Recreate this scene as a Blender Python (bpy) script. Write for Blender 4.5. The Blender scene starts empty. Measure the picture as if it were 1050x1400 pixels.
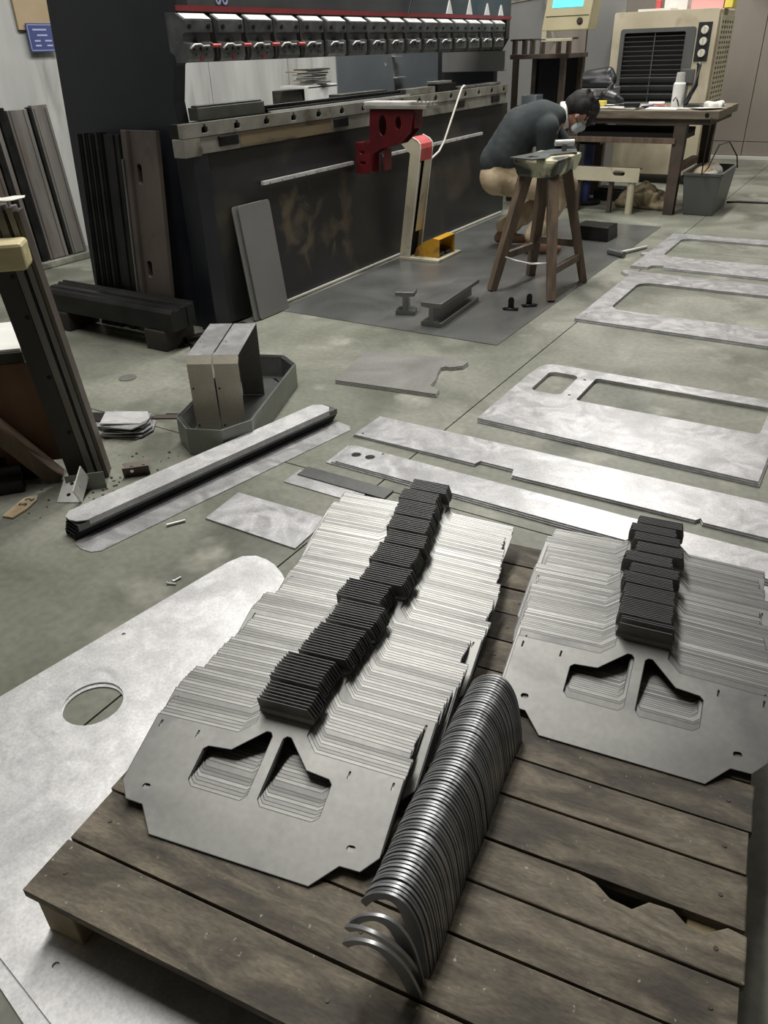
import bpy, bmesh, math, random
from mathutils import Vector, Matrix, Euler
from mathutils.geometry import tessellate_polygon
random.seed(7)
SC = bpy.context.scene
COL = SC.collection
R = math.radians

# ------------------------------------------------------------------ camera
# world axes: x = away from the press brake's front, y = along the press brake, z = up (metres)
cam_d = bpy.data.cameras.new('camera'); cam = bpy.data.objects.new('camera', cam_d); COL.objects.link(cam)
cr_, cu_, cb_ = Vector((.8533, .52059, -.02952)), Vector((-.24906, .45666, .85407)), Vector((.4581, -.72142, .51932))
mw = Matrix((cr_, cu_, cb_)).transposed().to_4x4(); mw.translation = Vector((3.1775, -5.3527, 1.4))
cam.matrix_world = mw
cam_d.sensor_fit = 'HORIZONTAL'; cam_d.sensor_width = 36; cam_d.lens = 36 * 1040 / 1050
cam_d.clip_start = .05; cam_d.clip_end = 100
SC.camera = cam

# ------------------------------------------------------------------ world, lamps, exposure
wd = bpy.data.worlds.new('world'); SC.world = wd; wd.use_nodes = True
bg = wd.node_tree.nodes['Background']; bg.inputs[0].default_value = (.80, .86, .90, 1); bg.inputs[1].default_value = .05
def area(loc, size, power, color=(1, .97, .91), rot=(0, 0, 0)):
    l = bpy.data.lights.new('ceiling_lamp', 'AREA'); l.shape = 'RECTANGLE'; l.size, l.size_y = size; l.energy = power; l.color = color
    o = bpy.data.objects.new('ceiling_lamp', l); COL.objects.link(o); o.location = loc; o.rotation_euler = rot
area((1.05, -3.5, 4.9), (.45, 2.6), 88)
area((.2, -.9, 4.9), (.45, 3.2), 150)
area((1.2, 3.2, 4.9), (.45, 3.2), 150)
area((5.0, 4.2, 4.9), (.45, 3.2), 80)
area((-1.9, 2.6, 4.6), (.35, 3.2), 60)
SC.view_settings.view_transform = 'Standard'; SC.view_settings.look = 'None'
SC.view_settings.exposure = 0.46; SC.view_settings.gamma = 1; SC.view_settings.use_curve_mapping = False

# ------------------------------------------------------------------ materials
M = {}
def mat(name, c1, c2=None, scale=5., metal=0., rough=.6, rvar=.1, bump=0., stretch=(1, 1, 1), detail=6., dist=0., c3=None, s3=1.2, lo=.35, hi=.65, lo3=.55, hi3=.7, rnd=0., fine=0., fscale=90., emit=None, c4=None, s4=22., lo4=.66, hi4=.70, st4=(1, 1, 1)):
    m = bpy.data.materials.new(name); m.use_nodes = True; nt = m.node_tree; N_ = nt.nodes; L_ = nt.links
    b = N_['Principled BSDF']
    b.inputs['Metallic'].default_value = metal; b.inputs['Roughness'].default_value = rough
    if emit:
        b.inputs['Emission Color'].default_value = (*emit[0], 1); b.inputs['Emission Strength'].default_value = emit[1]
    M[name] = m
    if c2 is None and not bump:
        b.inputs['Base Color'].default_value = (*c1, 1); return m
    tc = N_.new('ShaderNodeTexCoord'); mp = N_.new('ShaderNodeMapping'); mp.inputs['Scale'].default_value = stretch
    L_.new(tc.outputs['Object'], mp.inputs[0])
    oi = N_.new('ShaderNodeObjectInfo')
    ad = N_.new('ShaderNodeVectorMath'); ad.operation = 'MULTIPLY_ADD'
    L_.new(oi.outputs['Random'], ad.inputs[0]); ad.inputs[1].default_value = (7.3, 3.1, 5.7) if rnd else (0, 0, 0); L_.new(mp.outputs[0], ad.inputs[2])
    nz = N_.new('ShaderNodeTexNoise'); nz.inputs['Scale'].default_value = scale; nz.inputs['Detail'].default_value = detail; nz.inputs['Distortion'].default_value = dist
    L_.new(ad.outputs[0], nz.inputs['Vector'])
    rp = N_.new('ShaderNodeMapRange'); rp.inputs[1].default_value = lo; rp.inputs[2].default_value = hi; L_.new(nz.outputs[0], rp.inputs[0])
    mx = N_.new('ShaderNodeMix'); mx.data_type = 'RGBA'; L_.new(rp.outputs[0], mx.inputs[0])
    mx.inputs[6].default_value = (*c1, 1); mx.inputs[7].default_value = (*(c2 or c1), 1); out = mx.outputs[2]
    if c3:
        n3 = N_.new('ShaderNodeTexNoise'); n3.inputs['Scale'].default_value = s3; n3.inputs['Detail'].default_value = 5; n3.inputs['Distortion'].default_value = .6
        L_.new(ad.outputs[0], n3.inputs['Vector'])
        r3 = N_.new('ShaderNodeMapRange'); r3.inputs[1].default_value = lo3; r3.inputs[2].default_value = hi3; L_.new(n3.outputs[0], r3.inputs[0])
        m3 = N_.new('ShaderNodeMix'); m3.data_type = 'RGBA'; L_.new(r3.outputs[0], m3.inputs[0]); L_.new(out, m3.inputs[6]); m3.inputs[7].default_value = (*c3, 1); out = m3.outputs[2]
    if c4:
        mq = N_.new('ShaderNodeMapping'); mq.inputs['Scale'].default_value = st4; mq.inputs['Rotation'].default_value = (0, 0, .6); L_.new(ad.outputs[0], mq.inputs[0])
        n4 = N_.new('ShaderNodeTexNoise'); n4.inputs['Scale'].default_value = s4; n4.inputs['Detail'].default_value = 3; L_.new(mq.outputs[0], n4.inputs['Vector'])
        r4 = N_.new('ShaderNodeMapRange'); r4.inputs[1].default_value = lo4; r4.inputs[2].default_value = hi4; L_.new(n4.outputs[0], r4.inputs[0])
        m4 = N_.new('ShaderNodeMix'); m4.data_type = 'RGBA'; L_.new(r4.outputs[0], m4.inputs[0]); L_.new(out, m4.inputs[6]); m4.inputs[7].default_value = (*c4, 1); out = m4.outputs[2]
    if fine:
        nf = N_.new('ShaderNodeTexNoise'); nf.inputs['Scale'].default_value = fscale; nf.inputs['Detail'].default_value = 4; L_.new(ad.outputs[0], nf.inputs['Vector'])
        rf = N_.new('ShaderNodeMapRange'); rf.inputs[1].default_value = .3; rf.inputs[2].default_value = .7; rf.inputs[3].default_value = 1 - fine; rf.inputs[4].default_value = 1 + fine; L_.new(nf.outputs[0], rf.inputs[0])
        vm = N_.new('ShaderNodeVectorMath'); vm.operation = 'SCALE'; L_.new(out, vm.inputs[0]); L_.new(rf.outputs[0], vm.inputs['Scale']); out = vm.outputs[0]
    if rnd:
        rr = N_.new('ShaderNodeMapRange'); rr.inputs[3].default_value = 1 - rnd; rr.inputs[4].default_value = 1 + rnd; L_.new(oi.outputs['Random'], rr.inputs[0])
        vm = N_.new('ShaderNodeVectorMath'); vm.operation = 'SCALE'; L_.new(out, vm.inputs[0]); L_.new(rr.outputs[0], vm.inputs['Scale']); out = vm.outputs[0]
    L_.new(out, b.inputs['Base Color'])
    r2 = N_.new('ShaderNodeMapRange'); r2.inputs[3].default_value = max(.02, rough - rvar); r2.inputs[4].default_value = min(1, rough + rvar); L_.new(nz.outputs[0], r2.inputs[0]); L_.new(r2.outputs[0], b.inputs['Roughness'])
    if bump:
        bp = N_.new('ShaderNodeBump'); bp.inputs['Strength'].default_value = bump; bp.inputs['Distance'].default_value = .01; L_.new(nz.outputs[0], bp.inputs['Height']); L_.new(bp.outputs[0], b.inputs['Normal'])
    return m

mat('concrete', (.15, .157, .125), (.27, .275, .235), 1.1, 0, .46, .16, .04, detail=10, dist=1.0, c3=(.075, .08, .062), s3=1.6, lo3=.50, hi3=.72, fine=.14, fscale=38, c4=(.33, .33, .28), s4=3.2, lo4=.60, hi4=.75)
mat('joint', (.03, .03, .026)); mat('ceiling_grey', (.30, .30, .29))
mat('wall_grey', (.33, .34, .335), (.46, .47, .465), 1.2, 0, .7, .1, 0, (1, 3, .5), c3=(.25, .25, .24), s3=1.5)
mat('wall_sheet', (.20, .175, .15), (.26, .23, .20), 1.3, .1, .55, .1, 0, (1, 1, .4), c3=(.15, .135, .12), s3=1.1)
mat('pale_strip', (.55, .54, .50))
mat('sheet', (.40, .40, .41), (.56, .56, .58), 7, .70, .42, .10, .03, dist=2.2, detail=9, rnd=.06, fine=.12, fscale=130, c3=(.36, .36, .37), s3=3.)
mat('sheet_bright', (.60, .60, .615), (.72, .72, .735), 9, .62, .45, .08, .04, dist=2., detail=10, fine=.12, fscale=150, rnd=.04, c3=(.50, .50, .515), s3=3.2)
mat('sheet_dark', (.15, .155, .155), (.23, .235, .23), 1.6, .7, .36, .10, .02, dist=1.2, fine=.08, c3=(.11, .113, .113), s3=1.3); mat('floor_sheet', (.20, .207, .205), (.29, .297, .293), 1.4, .65, .30, .10, .01, dist=1.2, fine=.08, c3=(.15, .155, .155), s3=1.2); mat('sheet_mid', (.25, .25, .235), (.33, .33, .315), 2, .6, .45, .08, dist=1.5, fine=.08); mat('galv', (.50, .47, .39), (.62, .585, .49), 6., .35, .45, .08, fine=.06); mat('cut_edge', (.035, .035, .038), rough=.5); mat('timber_black', (.02, .017, .014), (.05, .042, .034), 6., 0, .8)
mat('tab_plate', (.28, .282, .272), (.37, .372, .358), 2.4, .75, .50, .06, .0, dist=1., detail=8, rnd=.30, fine=.06, fscale=70, c3=(.25, .25, .25), s3=4.); mat('heat_tint', (.11, .11, .115), metal=.6, rough=.5)  # last one: burnt tab ends, plus painted contact shade between stacked plates
mat('arc_steel', (.29, .30, .315), (.41, .42, .435), 9., .80, .40, .08, rnd=.20)
mat('machine_black', (.011, .013, .019), (.02, .022, .030), 2., .1, .42, .1, dist=.4, c3=(.03, .029, .028), s3=1.1, lo3=.58, hi3=.8)
mat('bed_paint', (.018, .019, .021), (.030, .030, .031), 2.5, .1, .42, .1, dist=.5, c3=(.085, .07, .05), s3=1.5, lo3=.58, hi3=.74)
def stain(m, pts, col):
    nt = m.node_tree; N_, L_ = nt.nodes, nt.links; b = N_['Principled BSDF']; prev = b.inputs['Base Color'].links[0].from_socket
    tc = N_.new('ShaderNodeTexCoord'); nz = N_.new('ShaderNodeTexNoise'); nz.inputs['Scale'].default_value = 5.5; nz.inputs['Detail'].default_value = 9; nz.inputs['Distortion'].default_value = .8
    L_.new(tc.outputs['Object'], nz.inputs['Vector'])
    for (p, rx, amt) in pts:
        mp = N_.new('ShaderNodeMapping'); mp.vector_type = 'TEXTURE'; mp.inputs['Location'].default_value = p; mp.inputs['Scale'].default_value = rx; L_.new(tc.outputs['Object'], mp.inputs[0])
        ln = N_.new('ShaderNodeVectorMath'); ln.operation = 'LENGTH'; L_.new(mp.outputs[0], ln.inputs[0])
        sb_ = N_.new('ShaderNodeMath'); sb_.operation = 'MULTIPLY_ADD'; L_.new(ln.outputs['Value'], sb_.inputs[0]); sb_.inputs[1].default_value = -.35; L_.new(nz.outputs[0], sb_.inputs[2])
        mr = N_.new('ShaderNodeMapRange'); mr.inputs[1].default_value = .26; mr.inputs[2].default_value = .44; mr.inputs[4].default_value = amt; L_.new(sb_.outputs[0], mr.inputs[0])
        mx = N_.new('ShaderNodeMix'); mx.data_type = 'RGBA'; L_.new(mr.outputs[0], mx.inputs[0]); L_.new(prev, mx.inputs[6]); mx.inputs[7].default_value = (*col, 1); prev = mx.outputs[2]
    L_.new(prev, b.inputs['Base Color'])
stain(M['bed_paint'], [((0, -1.28, .45), (1, .24, .30), .8), ((0, -.98, .34), (1, .30, .26), .65), ((0, -.72, .45), (1, .10, .35), .45)], (.15, .118, .078))
mat('ram_paint', (.045, .05, .055), (.07, .075, .078), 3., .2, .5, .1, c3=(.12, .115, .10), s3=1.7, lo3=.6, hi3=.75)
mat('red_stripe', (.24, .02, .025), (.17, .015, .02), 3., 0, .5)
mat('red_paint', (.13, .010, .014), (.07, .006, .009), 6., .1, .45)
mat('red_bright', (.55, .09, .085), (.45, .07, .07), 8., 0, .45)
mat('clamp_steel', (.07, .075, .078), (.14, .145, .148), 14., .45, .40, .1, rnd=.1)
mat('light_steel', (.62, .62, .61), (.78, .78, .77), 12., .35, .35, .08)
mat('rail_steel', (.24, .235, .21), (.40, .39, .35), 5., .45, .45, .1, dist=1., c3=(.14, .115, .08), s3=6., lo3=.56, hi3=.7)
mat('tan_strip', (.15, .115, .065), (.24, .185, .11), 4., .1, .6, .1, stretch=(1, .5, 3), c3=(.05, .045, .04), s3=5.)
mat('die_green', (.17, .19, .165), (.25, .27, .24), 6., .35, .42)
mat('black_oily', (.012, .012, .013), (.03, .03, .031), 6., .6, .38, .12)
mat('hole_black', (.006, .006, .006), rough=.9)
mat('rust_die', (.085, .07, .06), (.15, .125, .108), 3., .35, .48, .1, (0), stretch=(1, 1, .5), c3=(.06, .05, .045), s3=5.)
mat('rust_dark', (.035, .03, .026), (.06, .052, .045), 3., .3, .5, .1, stretch=(1, 1, .5))
mat('grey_bar', (.13, .125, .12), (.24, .225, .21), 2., .4, .45, .1, stretch=(3, 3, .4), rnd=.2, c3=(.16, .135, .115), s3=3.)
mat('cardboard', (.30, .235, .14), (.36, .28, .18), 3.)
mat('notice_blue', (.035, .05, .16), (.05, .065, .19), 4.)
mat('notice_ink', (.35, .40, .60))
mat('cream_paint', (.50, .46, .34), (.62, .58, .44), 4., .1, .5, .1, c3=(.24, .20, .13), s3=6., lo3=.60, hi3=.78)
mat('cooler_paint', (.42, .37, .27), (.54, .49, .37), 2.5, 0, .5, .1, c3=(.26, .21, .14), s3=2.4, lo3=.55, hi3=.8)
mat('yellow_panel', (.60, .54, .34), (.70, .64, .43), 3., 0, .45, .1, c3=(.40, .33, .17), s3=5., lo3=.64, hi3=.78)
mat('yellow_guard', (.62, .33, .025), (.50, .26, .02), 7., 0, .45, .1, c3=(.2, .12, .03), s3=8.)
mat('screen', (.02, .2, .4), emit=((.10, .62, .95), 1.6))
mat('plastic_dark', (.018, .02, .024), rough=.35)
mat('plastic_grey', (.075, .078, .078), (.095, .098, .098), 4., 0, .42)
mat('knob', (.62, .60, .52), rough=.4)
mat('white_paint', (.78, .78, .76), (.66, .66, .64), 6., 0, .5)
mat('paper', (.72, .71, .67), (.62, .61, .56), 8., 0, .8)
mat('pink', (.75, .38, .38)); mat('yellow', (.75, .62, .10)); mat('orange', (.45, .10, .02))
mat('wood_old', (.062, .051, .037), (.20, .172, .128), 2.6, 0, .72, .12, .2, stretch=(1.6, 5, 5), detail=14, dist=1.8, rnd=.14, fine=.25, fscale=45, c3=(.042, .036, .028), s3=2.2, lo3=.48, hi3=.70, c4=(.36, .33, .27), s4=13, lo4=.70, hi4=.76, st4=(4, 1, 1))
mat('wood_end', (.30, .24, .14), (.40, .33, .20), 14., 0, .75, .1, .1)
mat('wood_dark', (.085, .060, .042), (.16, .115, .08), 4., 0, .6, .1, .15, stretch=(5, 5, .8), rnd=.1)
mat('wood_brown', (.11, .055, .028), (.16, .085, .045), 3., 0, .6, .1, .1, stretch=(4, 4, .8))
mat('wood_yellow', (.42, .36, .19), (.60, .54, .32), 6., 0, .65, .1, .4, stretch=(1, 3, 3), c3=(.20, .15, .07), s3=6., lo3=.6)
mat('tape_wrap', (.50, .48, .33), (.62, .60, .43), 6., 0, .4, .1, .5, dist=1.5, c3=(.035, .04, .03), s3=3.2, lo3=.47, hi3=.55)
mat('table_wood', (.10, .082, .058), (.19, .16, .115), 5., 0, .65, .1, .2, stretch=(1, 6, 6))
mat('rust_brown', (.055, .042, .034), (.095, .072, .058), 6., .2, .6)
mat('blue_grey', (.26, .30, .33), (.32, .36, .39), 2., .1, .45)
mat('grey_sheet', (.18, .18, .178), (.22, .22, .215), 1.5, .2, .5)
mat('sack', (.13, .105, .06), (.30, .245, .155), 8., 0, .8, .1, .8, dist=1.5, c3=(.06, .05, .03), s3=9.)
mat('skin', (.36, .20, .14), (.42, .24, .17), 8., 0, .5)
mat('hair', (.007, .006, .006), (.014, .012, .011), 30., 0, .75, .1)
mat('sweater', (.026, .034, .038), (.045, .056, .060), 7., 0, .9, .05, .9, stretch=(1, 1, .5), dist=1.)
mat('trousers', (.36, .285, .18), (.50, .41, .28), 6., 0, .85, .05, .9, dist=1.2, c3=(.26, .20, .12), s3=7.)
mat('shirt', (.75, .75, .73)); mat('mask', (.42, .50, .54), (.50, .57, .60), 8., 0, .8)
mat('shoe', (.12, .06, .035), (.17, .09, .055), 8., 0, .55)
mat('cable', (.012, .012, .012), rough=.5)
mat('rag', (.55, .40, .22), (.75, .68, .55), 10., 0, .9, .1, .6)

# ------------------------------------------------------------------ builders
def tag(o, label=None, cat=None, group=None, kind=None):
    if label: o['label'] = label
    if cat: o['category'] = cat
    if group: o['group'] = group
    if kind: o['kind'] = kind
    return o
def thing(name, label, cat, loc=(0, 0, 0), rz=0., group=None):
    o = bpy.data.objects.new(name, None); COL.objects.link(o); o.empty_display_size = .1
    o.location = loc; o.rotation_euler = (0, 0, R(rz)); return tag(o, label, cat, group)
def copy_tree(o, parent=None):
    c = o.copy(); COL.objects.link(c); c.parent = parent
    for ch in list(o.children): copy_tree(ch, c)
    return c
I4 = Matrix.Identity(4)
def T(x, y, z): return Matrix.Translation((x, y, z))
def RX(a): return Matrix.Rotation(R(a), 4, 'X')
def RY(a): return Matrix.Rotation(R(a), 4, 'Y')
def RZ(a): return Matrix.Rotation(R(a), 4, 'Z')
def along(p, q):
    d = (Vector(q) - Vector(p)); return Matrix.Translation(p) @ d.to_track_quat('Z', 'Y').to_matrix().to_4x4(), d.length
class MB:
    def __init__(s): s.v = []; s.f = []; s.smooth = set(); s.second = []; s.mat2 = None
    def add(s, vs, fs, m=I4, sm=False):
        b = len(s.v); s.v += [m @ Vector(v) for v in vs]
        for f in fs:
            if sm: s.smooth.add(len(s.f))
            s.f.append([i + b for i in f])
        return s
    def box(s, x0, x1, y0, y1, z0, z1, m=I4):
        vs = [(x, y, z) for z in (z0, z1) for y in (y0, y1) for x in (x0, x1)]
        return s.add(vs, [(0, 2, 3, 1), (4, 5, 7, 6), (0, 1, 5, 4), (2, 6, 7, 3), (0, 4, 6, 2), (1, 3, 7, 5)], m)
    def taper(s, b, t, z0, z1, m=I4):      # b, t = (x0,x1,y0,y1)
        vs = [(b[0], b[2], z0), (b[1], b[2], z0), (b[0], b[3], z0), (b[1], b[3], z0), (t[0], t[2], z1), (t[1], t[2], z1), (t[0], t[3], z1), (t[1], t[3], z1)]
        return s.add(vs, [(0, 2, 3, 1), (4, 5, 7, 6), (0, 1, 5, 4), (2, 6, 7, 3), (0, 4, 6, 2), (1, 3, 7, 5)], m)
    def prism(s, outline, holes=(), z0=0., z1=.01, m=I4, sm=False):
        def area2(l): return sum(a[0] * b[1] - b[0] * a[1] for a, b in zip(l, l[1:] + l[:1]))
        outline = list(outline)
        if area2(outline) < 0: outline = outline[::-1]
        loops = [outline]
        for h in holes:
            h = list(h); loops.append(h if area2(h) < 0 else h[::-1])
        flat = [p for l in loops for p in l]; n = len(flat)
        tris = tessellate_polygon([[Vector((p[0], p[1], 0)) for p in l] for l in loops])
        fs = []
        for t in tris:
            a, b_, c_ = (Vector(flat[i]) for i in t)
            if (b_ - a).cross(c_ - a) < 0: t = (t[0], t[2], t[1])
            fs.append([i + n for i in t]); fs.append([t[0], t[2], t[1]])
        if sm:
            s.add([(p[0], p[1], z0) for p in flat] + [(p[0], p[1], z1) for p in flat], fs, m); fs = []
            s.add([(p[0], p[1], z0) for p in outline] + [(p[0], p[1], z1) for p in outline], [[i, (i + 1) % n, (i + 1) % n + n, i + n] for i in range(n)], m, True); return s
        k = 0
        for l in loops:
            for i in range(len(l)):
                j = (i + 1) % len(l); fs.append([k + i, k + j, k + j + n, k + i + n])
            k += len(l)
        return s.add([(p[0], p[1], z0) for p in flat] + [(p[0], p[1], z1) for p in flat], fs, m)
    def cyl(s, p, q, r, r2=None, n=12, cap=True):
        m, L = along(p, q); r2 = r if r2 is None else r2
        vs = [(r * math.cos(2 * math.pi * i / n), r * math.sin(2 * math.pi * i / n), 0) for i in range(n)] + [(r2 * math.cos(2 * math.pi * i / n), r2 * math.sin(2 * math.pi * i / n), L) for i in range(n)]
        s.add(vs, [(i, (i + 1) % n, (i + 1) % n + n, i + n) for i in range(n)], m, True)
        if cap: s.add(vs, [tuple(range(n))[::-1], tuple(range(n, 2 * n))], m)
        return s
    def tube(s, pts, r, n=8):
        pts = [Vector(p) for p in pts]; b = len(s.v); up = Vector((.1, .2, 1)).normalized()
        for i, p in enumerate(pts):
            d = (pts[min(i + 1, len(pts) - 1)] - pts[max(i - 1, 0)]).normalized()
            a = d.cross(up).normalized(); c_ = d.cross(a)
            for k in range(n): s.v.append(p + r * (math.cos(2 * math.pi * k / n) * a + math.sin(2 * math.pi * k / n) * c_))
        for i in range(len(pts) - 1):
            for k in range(n):
                s.smooth.add(len(s.f)); s.f.append([b + i * n + k, b + i * n + (k + 1) % n, b + (i + 1) * n + (k + 1) % n, b + (i + 1) * n + k])
        s.f.append([b + k for k in range(n)][::-1]); s.f.append([b + (len(pts) - 1) * n + k for k in range(n)])
        return s
    def bar(s, p, q, w, d=None, m=I4):      # square bar between two points
        mm, L = along(p, q); d = d or w
        return s.box(-w / 2, w / 2, -d / 2, d / 2, 0, L, m @ mm)
    def sphere(s, c, r, m=I4, nu=14, nv=8):
        rx, ry, rz = r if hasattr(r, '__len__') else (r, r, r); vs = [(c[0], c[1], c[2] - rz)]
        for j in range(1, nv):
            a = -math.pi / 2 + math.pi * j / nv
            for i in range(nu):
                t = 2 * math.pi * i / nu; vs.append((c[0] + rx * math.cos(a) * math.cos(t), c[1] + ry * math.cos(a) * math.sin(t), c[2] + rz * math.sin(a)))
        vs.append((c[0], c[1], c[2] + rz)); fs = []
        for i in range(nu):
            fs.append((0, 1 + (i + 1) % nu, 1 + i)); fs.append((len(vs) - 1, 1 + (nv - 2) * nu + i, 1 + (nv - 2) * nu + (i + 1) % nu))
            for j in range(nv - 2): a = 1 + j * nu; fs.append((a + i, a + (i + 1) % nu, a + nu + (i + 1) % nu, a + nu + i))
        return s.add(vs, fs, m, True)
    def mesh(s, name, mt):
        me = bpy.data.meshes.new(name); me.from_pydata([tuple(v) for v in s.v], [], s.f); me.materials.append(M[mt])
        for i in s.smooth: me.polygons[i].use_smooth = True
        if s.mat2:
            me.materials.append(M[s.mat2])
            for i in s.second: me.polygons[i].material_index = 1
        me.update(); return me
    def build(s, name, mt, parent=None, bevel=0., loc=(0, 0, 0), rot=(0, 0, 0)):
        o = bpy.data.objects.new(name, s.mesh(name, mt)); COL.objects.link(o); o.parent = parent; o.location = loc; o.rotation_euler = rot
        if bevel:
            b = o.modifiers.new('bevel', 'BEVEL'); b.width = bevel; b.segments = 2; b.limit_method = 'ANGLE'; b.angle_limit = R(40)
        return o
def inst(o, loc=None, rot=None, parent=None):
    c = o.copy(); COL.objects.link(c); c.parent = parent
    if loc is not None: c.location = loc
    if rot is not None: c.rotation_euler = rot
    return c
def circ(cx, cy, r, n=16): return [(cx + r * math.cos(2 * math.pi * i / n), cy + r * math.sin(2 * math.pi * i / n)) for i in range(n)]
def rect(x0, x1, y0, y1, r=0., n=4):
    if not r: return [(x0, y0), (x1, y0), (x1, y1), (x0, y1)]
    o = []
    for cx, cy, a in ((x1 - r, y0 + r, -90), (x1 - r, y1 - r, 0), (x0 + r, y1 - r, 90), (x0 + r, y0 + r, 180)):
        o += [(cx + r * math.cos(R(a + 90 * i / n)), cy + r * math.sin(R(a + 90 * i / n))) for i in range(n + 1)]
    return o
def slot(cx, cy, w, h, ang=0.):
    c_, s_ = math.cos(R(ang)), math.sin(R(ang)); return [(cx + x * c_ - y * s_, cy + x * s_ + y * c_) for x, y in rect(-w / 2, w / 2, -h / 2, h / 2, min(w, h) * .45, 3)]
XZ = Matrix(((1, 0, 0, 0), (0, 0, -1, 0), (0, 1, 0, 0), (0, 0, 0, 1)))     # outline (x,z), extrude z0..z1 -> -y
YZ = Matrix(((0, 0, 1, 0), (1, 0, 0, 0), (0, 1, 0, 0), (0, 0, 0, 1)))      # outline (y,z), extrude -> +x
def blob(name, caps, mt, parent=None, voxel=.012, sm=4, loc=(0, 0, 0)):
    """one continuous skin over tapered capsules (p, r, q, r2)"""
    b = MB()
    for p, r, q, r2 in caps:
        p, q = Vector(p), Vector(q); d = (q - p).length; n = max(2, int(d / (.35 * min(r, r2))) + 1)
        for i in range(n): t = i / (n - 1); b.sphere(p.lerp(q, t), r + (r2 - r) * t, nu=16, nv=10)
    o = bpy.data.objects.new(name, b.mesh(name, mt)); COL.objects.link(o)
    m = o.modifiers.new('r', 'REMESH'); m.mode = 'VOXEL'; m.voxel_size = voxel
    s_ = o.modifiers.new('s', 'SMOOTH'); s_.iterations = sm; s_.factor = .6
    me = bpy.data.meshes.new_from_object(o.evaluated_get(bpy.context.evaluated_depsgraph_get()))
    o.modifiers.clear(); o.data = me; me.name = name
    for p in me.polygons: p.use_smooth = True
    o.parent = parent; o.location = loc; return o
def struct(o, label=None): return tag(o, label, kind='structure')

# ================================================================== THE SETTING
xs = [-3.2, -2.30, 1.82, 6.4, 11.]; ys = [-9., -3.27, 1.0, 5.3, 6.9]
fl = struct(MB().box(-3.2, 11, -9, 6.9, -.12, -.02).build('floor', 'joint'), 'grey green concrete floor with dark joints')
for i in range(4):
    for j in range(4):
        MB().box(xs[i] + .003, xs[i + 1] - .003, ys[j] + .003, ys[j + 1] - .003, -.06, 0).build('slab', 'concrete', fl)
wl = struct(MB().box(-2.7, -2.5, -9, 6.9, 0, 5.2).build('wall_left', 'wall_grey'))
for k in range(9):
    y0 = -4 + k * 1.2; MB().box(-2.5, -2.492, y0 + .006, y0 + 1.194, .05, 4.2).build('wall_panel', 'wall_grey', wl)
wb = struct(MB().box(-2.7, 11, 6.7, 6.9, 0, 5.2).build('wall_back', 'wall_sheet'))
for x0, x1 in ((-2.6, -1.1), (-1.09, .15), (.16, 1.395), (1.405, 2.7), (2.71, 4.0), (4.01, 5.3)):
    MB().box(x0, x1, 6.66, 6.70, .22, 4.2).build('panel', 'wall_sheet', wb); MB().box(x0, x1, 6.65, 6.70, .05, .212).build('kick_panel', 'wall_sheet', wb)
struct(MB().box(11, 11.2, -9, 6.9, 0, 5.2).build('wall_right', 'wall_sheet'))
struct(MB().box(-2.7, 11.2, -9.2, -9, 0, 5.2).build('wall_front', 'wall_sheet'))
struct(MB().box(-2.7, 11.2, -9.2, 6.9, 5.2, 5.35).build('ceiling', 'ceiling_grey'))
struct(MB().box(-2.6, 6, 6.60, 6.66, 0, .045).build('baseboard_back', 'pale_strip', None, .004))
struct(MB().box(-2.49, -2.30, -3., -.6, 0, .05).build('trim_1', 'pale_strip' if False else 'concrete', None, .006), 'low concrete kerb along the left wall')

# ================================================================== PALLET FRAME (foreground)
PA = 6.82
def PL(a, b, z=0.):
    c_, s_ = math.cos(R(PA)), math.sin(R(PA)); return (3.1775 + a * c_ - b * s_, -5.3527 + a * s_ + b * c_, z)
pal = thing('wooden_pallet', 'worn grey brown plank pallet lying on the big steel plate', 'pallet', PL(0, 0, .009), PA)
pb = [.450, .566, .686, .785, .877, .986, 1.081, 1.20, 1.31, 1.42, 1.525, 1.635, 1.745, 1.85]
for i in range(len(pb) - 1):
    y0, y1 = pb[i] + .002, pb[i + 1] - .002
    l, r = -.957 + random.uniform(-.008, .014), .215 + random.uniform(-.008, .006)
    if i == 3: ol = [(l, y0), (r, y0), (r, y1 - .004), (.185, y1), (.15, y1 - .026), (.125, y1 - .022), (.10, y1 - .004), (.06, y1 - .006), (.035, y1 - .03), (.0, y1 - .026), (-.03, y1 - .005), (-.06, y1), (l, y1)]
    else: ol = [(l, y0), (-.4, y0 + random.uniform(-.002, .002)), (r, y0), (r, y1), (-.3, y1 + random.uniform(-.002, .002)), (l, y1)]
    dz = random.uniform(-.002, .002)
    pk = MB().prism(ol, (), .111 + dz, .131 + dz).build('plank', 'wood_old', pal, .003)
    for a_ in (-.91, -.37, .17):
        MB().cyl((a_, (y0 + y1) / 2, .131 + dz), (a_, (y0 + y1) / 2, .1325 + dz), .004, n=8).build('nail', 'rust_brown', pk)
for a0 in (-.948, -.41, .125):
    MB().box(a0, a0 + .085, .462, 1.84, 0, .111).build('stringer', 'wood_end', pal, .004)

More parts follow.
